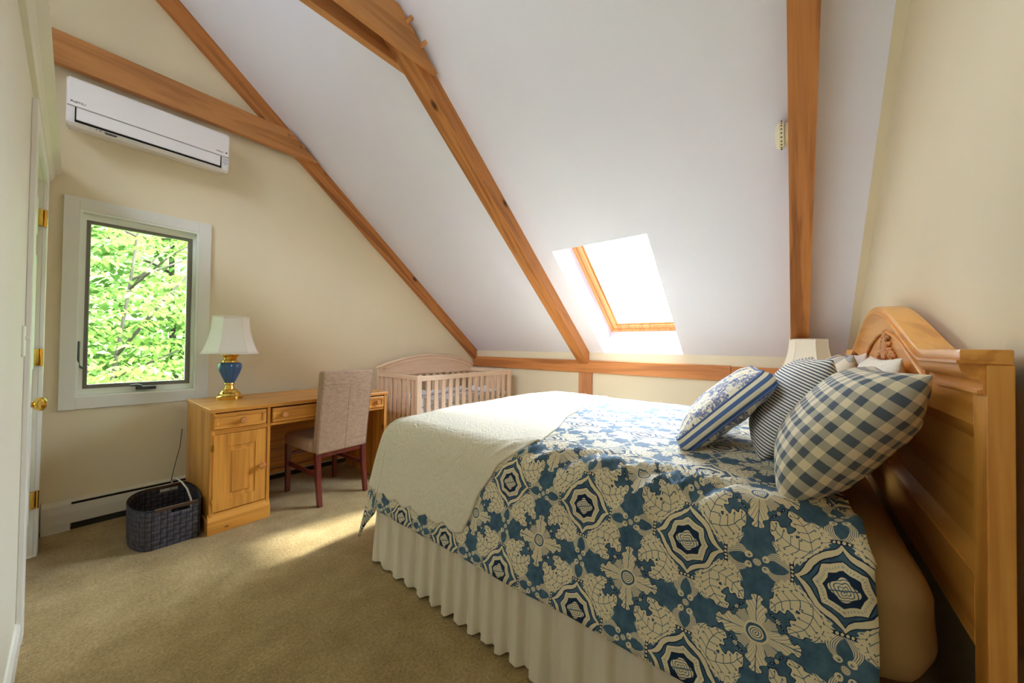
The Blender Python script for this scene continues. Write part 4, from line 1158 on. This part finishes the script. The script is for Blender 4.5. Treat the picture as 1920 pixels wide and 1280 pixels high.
def pillow(name, mat, c, up, W_, H_, T_, tilt=0.0, pinch=0.07, seed=0, N=44, wrinkle=0.006, yaw=0.0, sag=0.0):
    """a stuffed pillow: two bulging faces meeting in a seam; x across the bed, up = the direction its top edge points"""
    ex = Vector((math.cos(yaw), math.sin(yaw), 0)); eu = Vector(up); eu = (eu-ex*eu.dot(ex)).normalized(); en = eu.cross(ex).normalized() * -1
    if en.y < 0: en = -en
    ex2 = ex*math.cos(tilt)+eu*math.sin(tilt); eu2 = eu*math.cos(tilt)-ex*math.sin(tilt)
    b = bm_new(); uv = b.loops.layers.uv.new('UVMap'); F = {}
    def pt(u, v, side):
        e = (1-abs(u)**2.6)*(1-abs(v)**2.6); e = max(e, 0)
        t = T_/2*e**0.52
        x = u*W_/2*(1-pinch*(1-v*v)); y = v*H_/2*(1-pinch*(1-u*u))
        co = Vector(c)+ex2*x+eu2*y
        w = wrinkle*(noise.noise(Vector((u*2.2+seed, v*2.2, side)))+0.5*noise.noise(Vector((u*6+seed, v*6, side*2))))
        rad = math.hypot(abs(u)-1, abs(v)-1)
        w += 0.005*math.sin(math.atan2(abs(v)-1, abs(u)-1)*16+seed)*max(0, 1-rad/0.55)*min(1, e*3)
        co = co+en*(side*t + (w*min(1, e*4)))
        co.z -= sag*(1-v)*0.5*0
        return co
    g = {}; SH = {}; FC = {}
    for side in (1, -1):
        rows = []
        for j in range(N+1):
            row = []
            for i in range(N+1):
                u, v = -1+2*i/N, -1+2*j/N
                u = math.copysign(abs(math.sin(u*PI/2)), u); v = math.copysign(abs(math.sin(v*PI/2)), v)
                edge = i in (0, N) or j in (0, N)
                if edge and side == -1: row.append(g[(i, j)])
                else:
                    q = b.verts.new(pt(u, v, side)); F[q] = (u*W_/2, v*H_/2); row.append(q)
                    if edge: g[(i, j)] = q
            rows.append(row)
        SH[side] = rows; FC[side] = {}
        for j_, (r0, r1) in enumerate(zip(rows, rows[1:])):
            for k in range(N):
                q = (r0[k], r0[k+1], r1[k+1], r1[k])
                FC[side][(k, j_)] = b.faces.new(q if side == 1 else q[::-1])
    for side in (1, -1):                         # the cloth is printed flat: run the pattern by length over the bulge
        R_ = SH[side]; mid = N//2; A = {}
        for j in range(N+1):
            for rng in (range(mid, N), range(mid, 0, -1)):
                acc = 0.0; A[(mid, j, 0)] = 0.0
                for i in rng:
                    i2 = i+1 if rng.step > 0 else i-1
                    acc += (R_[j][i2].co-R_[j][i].co).length*rng.step; A[(i2, j, 0)] = acc
        for i in range(N+1):
            for rng in (range(mid, N), range(mid, 0, -1)):
                acc = 0.0; A[(i, mid, 1)] = 0.0
                for j in rng:
                    j2 = j+1 if rng.step > 0 else j-1
                    acc += (R_[j2][i].co-R_[j][i].co).length*rng.step; A[(i, j2, 1)] = acc
        for (i, j), f in FC[side].items():
            idx = ((i, j), (i+1, j), (i+1, j+1), (i, j+1))
            look = {R_[q][p]: (A[(p, q, 0)], A[(p, q, 1)]) for p, q in idx}
            for l in f.loops: l[uv].uv = look[l.vert]
    return obj(name, b, mat, smooth=True)

o = pillow('gingham_pillow', M_GING, (1.468, -0.100, 0.938), (0, -0.245, 0.335), 0.60, 0.450, 0.220, tilt=0.0, seed=1.0, pinch=0.11, yaw=math.radians(0))
tag(o, 'large grey and cream gingham pillow nearest the camera, leaning on the headboard', 'pillow', 'pillows piled against the headboard')
o = pillow('striped_pillow', M_TICK, (1.835, 0.020, 0.950), (0, -0.19, 0.36), 0.52, 0.43, 0.20, tilt=0.0, seed=4.0, yaw=math.radians(4))
tag(o, 'black and cream thin striped pillow standing between the gingham pillow and the toile cushion', 'pillow', 'pillows piled against the headboard')
o = pillow('crinkled_pillow', M_CRINK, (1.83, -0.205, 0.975), (0, -0.10, 0.40), 0.56, 0.36, 0.12, seed=7.0)
tag(o, 'ivory crinkled pillow behind the gingham pillow against the carved headboard', 'pillow', 'pillows piled against the headboard')
o = pillow('checked_pillow', M_BIGCHK, (2.38, -0.120, 0.955), (0, -0.14, 0.38), 0.60, 0.42, 0.17, seed=9.0)
tag(o, 'large-check blue and cream pillow behind the striped pillow', 'pillow', 'pillows piled against the headboard')
o = pillow('peach_pillow', M_PEACH, (2.56, -0.212, 0.945), (0, -0.08, 0.40), 0.56, 0.44, 0.11, seed=12.0)
tag(o, 'pale peach pillow at the far end of the headboard, behind the large-check pillow', 'pillow', 'pillows piled against the headboard')

# box cushion with a striped gusset
def box_cushion(c, up, W_, H_, G_, bulge, yaw=0.0, tilt=0.0):
    t = thing('toile_cushion', 'blue toile box cushion with a striped edge, lying foremost on the duvet', 'cushion', (c[0], c[1], c[2]-0.16))
    ex = Vector((math.cos(yaw), math.sin(yaw), 0)); eu = Vector(up); eu = (eu-ex*eu.dot(ex)).normalized(); en = ex.cross(eu)
    if en.y < 0: en = -en
    ex, eu = ex*math.cos(tilt)+eu*math.sin(tilt), eu*math.cos(tilt)-ex*math.sin(tilt)
    N = 36
    def outline(u, v):
        k = 1-0.05*(1-min(1, abs(u))**2) if abs(v) >= abs(u) else 1
        x = u*W_/2*(1-0.045*(1-v*v)); y = v*H_/2*(1-0.045*(1-u*u))
        rc = max(0, abs(u)+abs(v)-1.86); x *= 1-rc*0.35; y *= 1-rc*0.35
        return x, y
    def sheet(side, nm):
        b = bm_new(); uv = b.loops.layers.uv.new('UVMap'); F = {}; rows = []
        for j in range(N+1):
            row = []
            for i in range(N+1):
                u, v = -1+2*i/N, -1+2*j/N
                x, y = outline(u, v); e = (1-abs(u)**2.4)*(1-abs(v)**2.4)
                w = 0.007*noise.noise(Vector((u*3, v*3, side*5.0)))*min(1, 3*e)+0.012*max(0, v-0.45)*math.sin(u*26)*min(1, 4*e)
                q = b.verts.new(Vector(c)+ex*x+eu*y+en*(side*(G_/2+bulge*e**0.6)+w)); F[q] = (x, y); row.append(q)
            rows.append(row)
        for r0, r1 in zip(rows, rows[1:]):
            for k in range(N):
                q = (r0[k], r0[k+1], r1[k+1], r1[k]); b.faces.new(q if side > 0 else q[::-1])
        for f in b.faces:
            for l in f.loops: l[uv].uv = F[l.vert]
        obj(nm, b, M_TOILE, t, smooth=True)
    sheet(1, 'front_face'); sheet(-1, 'back_face')
    loop = [(-1+2*i/N, -1) for i in range(N)]+[(1, -1+2*i/N) for i in range(N)]+[(1-2*i/N, 1) for i in range(N)]+[(-1, 1-2*i/N) for i in range(N)]
    b = bm_new(); uv = b.loops.layers.uv.new('UVMap'); F = {}; rows = []
    for j in range(9):
        s = -1+2*j/8; row = []
        for k, (u, v) in enumerate(loop):
            x, y = outline(u, v); g = 0.018*(1-s*s)
            d = Vector((x, y)).normalized()
            q = b.verts.new(Vector(c)+ex*(x+d.x*g)+eu*(y+d.y*g)+en*(s*G_/2)); F[q] = (k*0.05, s*G_/2+G_/2); row.append(q)
        rows.append(row)
    n = len(loop)
    for r0, r1 in zip(rows, rows[1:]):
        for k in range(n): b.faces.new((r0[k], r0[(k+1) % n], r1[(k+1) % n], r1[k]))
    for f in b.faces:
        for l in f.loops: l[uv].uv = F[l.vert]
    o = obj('gusset', b, M_AWN, t, smooth=True); o['label'] = 'blue and cream striped gusset'
    b = bm_new()
    for s in (-1, 1):
        add_tube(b, [Vector(c)+ex*(outline(u, v)[0])*1.008+eu*(outline(u, v)[1])*1.008+en*(s*G_/2) for u, v in loop+loop[:1]], 0.004, 6, cap=False)
    obj('piping', b, M_AWN, t, smooth=True)
box_cushion((1.765, 0.246, 0.925), (0, -0.325, 0.325), 0.46, 0.41, 0.060, 0.050, yaw=math.radians(10))

# ------------------------------------------------------------------ night table behind the bed, with its lamp
Nt = thing('night_table', 'small pine night table on the far side of the bed under the cream lamp', 'night table', (3.26, -0.08, 0))
obj('table_top', box(3.03, 3.48, -0.30, 0.14, 0.70, 0.722, bevel=0.004), M_DX, Nt)
obj('drawer_box', box(3.05, 3.46, -0.28, 0.12, 0.54, 0.70, bevel=0.003), M_DX, Nt)
for x in (3.07, 3.44):
    for y in (-0.26, 0.10): obj('leg', box(x-0.018, x+0.018, y-0.018, y+0.018, 0, 0.56, bevel=0.003), M_DZ, Nt)
M_URN2 = plain('white_ceramic', (226, 224, 216), 0.2, 0.5)
lamp('lamp with a cream panelled shade beyond the pillows, below the right rafter', 3.25, -0.070, 0.722, 0.80, M_SHADE2, M_URN2, 1.246, 1.000, 0.105, 0.165, math.radians(20))

# ------------------------------------------------------------------ woods outside
def leaf_mat(name, c1, c2, c3):
    m = bpy.data.materials.new(name); m.use_nodes = True; t = m.node_tree; t.nodes.clear()
    out = t.nodes.new('ShaderNodeOutputMaterial'); mx = t.nodes.new('ShaderNodeMixShader'); mx.inputs[0].default_value = 0.5
    di = t.nodes.new('ShaderNodeBsdfDiffuse'); tl = t.nodes.new('ShaderNodeBsdfTranslucent')
    at = t.nodes.new('ShaderNodeAttribute'); at.attribute_name = 'tint'
    rp = t.nodes.new('ShaderNodeValToRGB'); e = rp.color_ramp.elements; e.new(0.5)
    for q, (p, c) in zip(e, ((0.0, c1), (0.5, c2), (1.0, c3))): q.position = p; q.color = lin(*c)
    t.links.new(at.outputs['Fac'], rp.inputs[0]); t.links.new(rp.outputs[0], di.inputs[0]); t.links.new(rp.outputs[0], tl.inputs[0])
    t.links.new(di.outputs[0], mx.inputs[1]); t.links.new(tl.outputs[0], mx.inputs[2]); t.links.new(mx.outputs[0], out.inputs[0]); return m
M_LEAF = leaf_mat('spring_leaves', (80, 110, 44), (104, 132, 62), (124, 148, 84))
M_LEAF2 = leaf_mat('deep_leaves', (84, 116, 58), (100, 132, 68), (116, 146, 82))
M_BARK = plain('grey_bark', (66, 62, 54), 0.9, 0.1, mottled=0.25, nscale=9, bump=0.6, bscale=40)
def foliage(name, parent, rnd, centres, leaves, lsize, mat):
    """sprays of drooping leaflets, roughly level, like a young hardwood"""
    co, faces, tint = [], [], []
    for (cx_, cy_, cz_, R_) in centres:
        ang = rnd.uniform(0, 2*PI); tilt = rnd.uniform(-0.35, 0.15); tn = rnd.random()
        n = leaves
        ax = Vector((math.cos(ang), math.sin(ang), tilt)).normalized(); side = Vector((-math.sin(ang), math.cos(ang), 0))
        for k in range(n):
            q = k/(n-1); s = -1 if k % 2 else 1
            p = Vector((cx_, cy_, cz_))+ax*(R_*(q-0.5)*2) - Vector((0, 0, 0.18*R_*q*q))
            d = (ax*rnd.uniform(0.35, 0.8)+side*s*rnd.uniform(0.7, 1.1)+Vector((0, 0, rnd.uniform(-0.75, 0.05)))).normalized()
            if k == n-1: d = (ax+Vector((0, 0, -0.3))).normalized()
            L_ = lsize*rnd.uniform(0.7, 1.25); wv = d.cross(Vector((rnd.uniform(-0.3, 0.3), rnd.uniform(-0.3, 0.3), 1))).normalized()*L_*0.23
            dn = Vector((0, 0, -L_*0.10)); i = len(co)
            co += [p, p+d*L_*0.42+wv, p+d*L_*0.80+wv*0.75+dn, p+d*L_+dn*1.8, p+d*L_*0.80-wv*0.75+dn, p+d*L_*0.42-wv]
            faces.append(tuple(range(i, i+6))); tt = min(1, max(0, tn*0.6+rnd.random()*0.4)); tint += [tt]*6
    me = bpy.data.meshes.new(name); me.from_pydata(co, [], faces)
    a = me.attributes.new('tint', 'FLOAT', 'POINT'); a.data.foreach_set('value', tint)
    me.materials.append(mat); o = bpy.data.objects.new(name, me); COL.objects.link(o)
    me.transform(frame_of(parent).inverted()); o.parent = parent; o.matrix_local = Matrix.Identity(4); return o
def tree(label, x, y, height, seed, crown, n, leaves, lsize, mat, lean=0.1, fork=None, r0=0.05, spread=1.0):
    rnd = random.Random(seed); g = -3.0
    t = thing('tree', label, 'tree', (x, y, g), 0, 'trees outside the window')
    b = bm_new(); pts = []; H_ = height
    for k in range(9):
        q = k/8; pts.append((x+lean*q*H_*0.3+0.12*math.sin(q*5+seed), y+0.1*math.sin(q*4+seed*2), g+H_*q))
    add_tube(b, pts, [r0*(1-0.75*k/8) for k in range(9)], 8)
    tips = []
    for k in range(7):
        q = rnd.uniform(0.42, 0.95); i = min(7, int(q*8)); p = Vector(pts[i]).lerp(Vector(pts[i+1]), q*8-i)
        a = rnd.uniform(0, 2*PI); L_ = rnd.uniform(0.5, 1.4)*spread
        e = p+Vector((math.cos(a)*L_, math.sin(a)*L_, rnd.uniform(0.25, 0.9)*spread))
        add_tube(b, [p, p.lerp(e, 0.5)+Vector((0, 0, 0.08)), e], [r0*0.42, r0*0.28, r0*0.10], 6); tips.append(e)
    if fork:
        p = Vector(pts[5]); e = Vector(fork); add_tube(b, [p, p.lerp(e, 0.5)+Vector((0, 0, 0.05)), e], [r0*0.6, r0*0.4, r0*0.2], 6)
    obj('trunk', b, M_BARK, t, smooth=True)
    z0, z1 = crown; cs = []
    for k in range(n):
        a = rnd.uniform(0, 2*PI); rr = spread*1.5*math.sqrt(rnd.random()); z = rnd.uniform(z0, z1)
        cs.append((x+lean*H_*0.2+rr*math.cos(a), y+rr*math.sin(a), z, rnd.uniform(0.20, 0.42)*spread))
    foliage('leaves', t, rnd, cs, leaves, lsize, mat)
    return t
tree('young tree with a pale forked trunk just outside the window', 0.30, 6.6, 6.4, 3, (0.3, 4.8), 420, 13, 0.095, M_LEAF, 0.05, (1.25, 6.4, 2.55), 0.036, 1.0)
tree('leafy sapling to the right, close outside the window', 2.3, 7.4, 6.8, 8, (-0.2, 4.6), 460, 13, 0.095, M_LEAF, -0.05, None, 0.045, 1.1)
tree('leafy sapling to the left, close outside the window', -1.8, 7.2, 6.6, 12, (-0.4, 4.8), 420, 13, 0.095, M_LEAF, 0.05, None, 0.045, 1.1)
tree('bushy low sapling below the window', 0.9, 5.9, 3.9, 21, (-1.2, 0.95), 330, 13, 0.085, M_LEAF, 0.0, None, 0.030, 0.9)
for i, (x, y, h, s_) in enumerate(((-3.4, 11.0, 9.5, 31), (-0.6, 11.6, 9.8, 32), (1.6, 12.4, 10.2, 33), (4.2, 11.4, 9.6, 34), (6.6, 10.6, 9.2, 35))):
    lab = ['mid green tree at the left edge of the view through the window', 'mid green tree behind the forked sapling in the window', 'mid green tree in the middle distance of the window', 'mid green tree at the right of the window view', 'mid green tree farthest right outside, mostly out of the window view'][i]
    tree(lab, x, y, h, s_, (-2.4, 7.0), 800, 13, 0.21, M_LEAF2, 0.02, None, 0.10, 1.9)
b = bm_new(); add_prism(b, [(14.0, -3.4), (46.0, -3.4), (46.0, 12.0), (30.0, 8.0), (19.0, 1.0)], -40, 60, 'X')
struct('hillside', b, plain('wooded_bank', (70, 100, 44), 0.95, 0.05, mottled=0.45, nscale=1.3))
struct('ground', box(-40, 60, 4.2, 60, -3.3, -3.0), plain('leaf_litter_ground', (96, 116, 58), 0.95, 0.05, mottled=0.3, nscale=2.0))
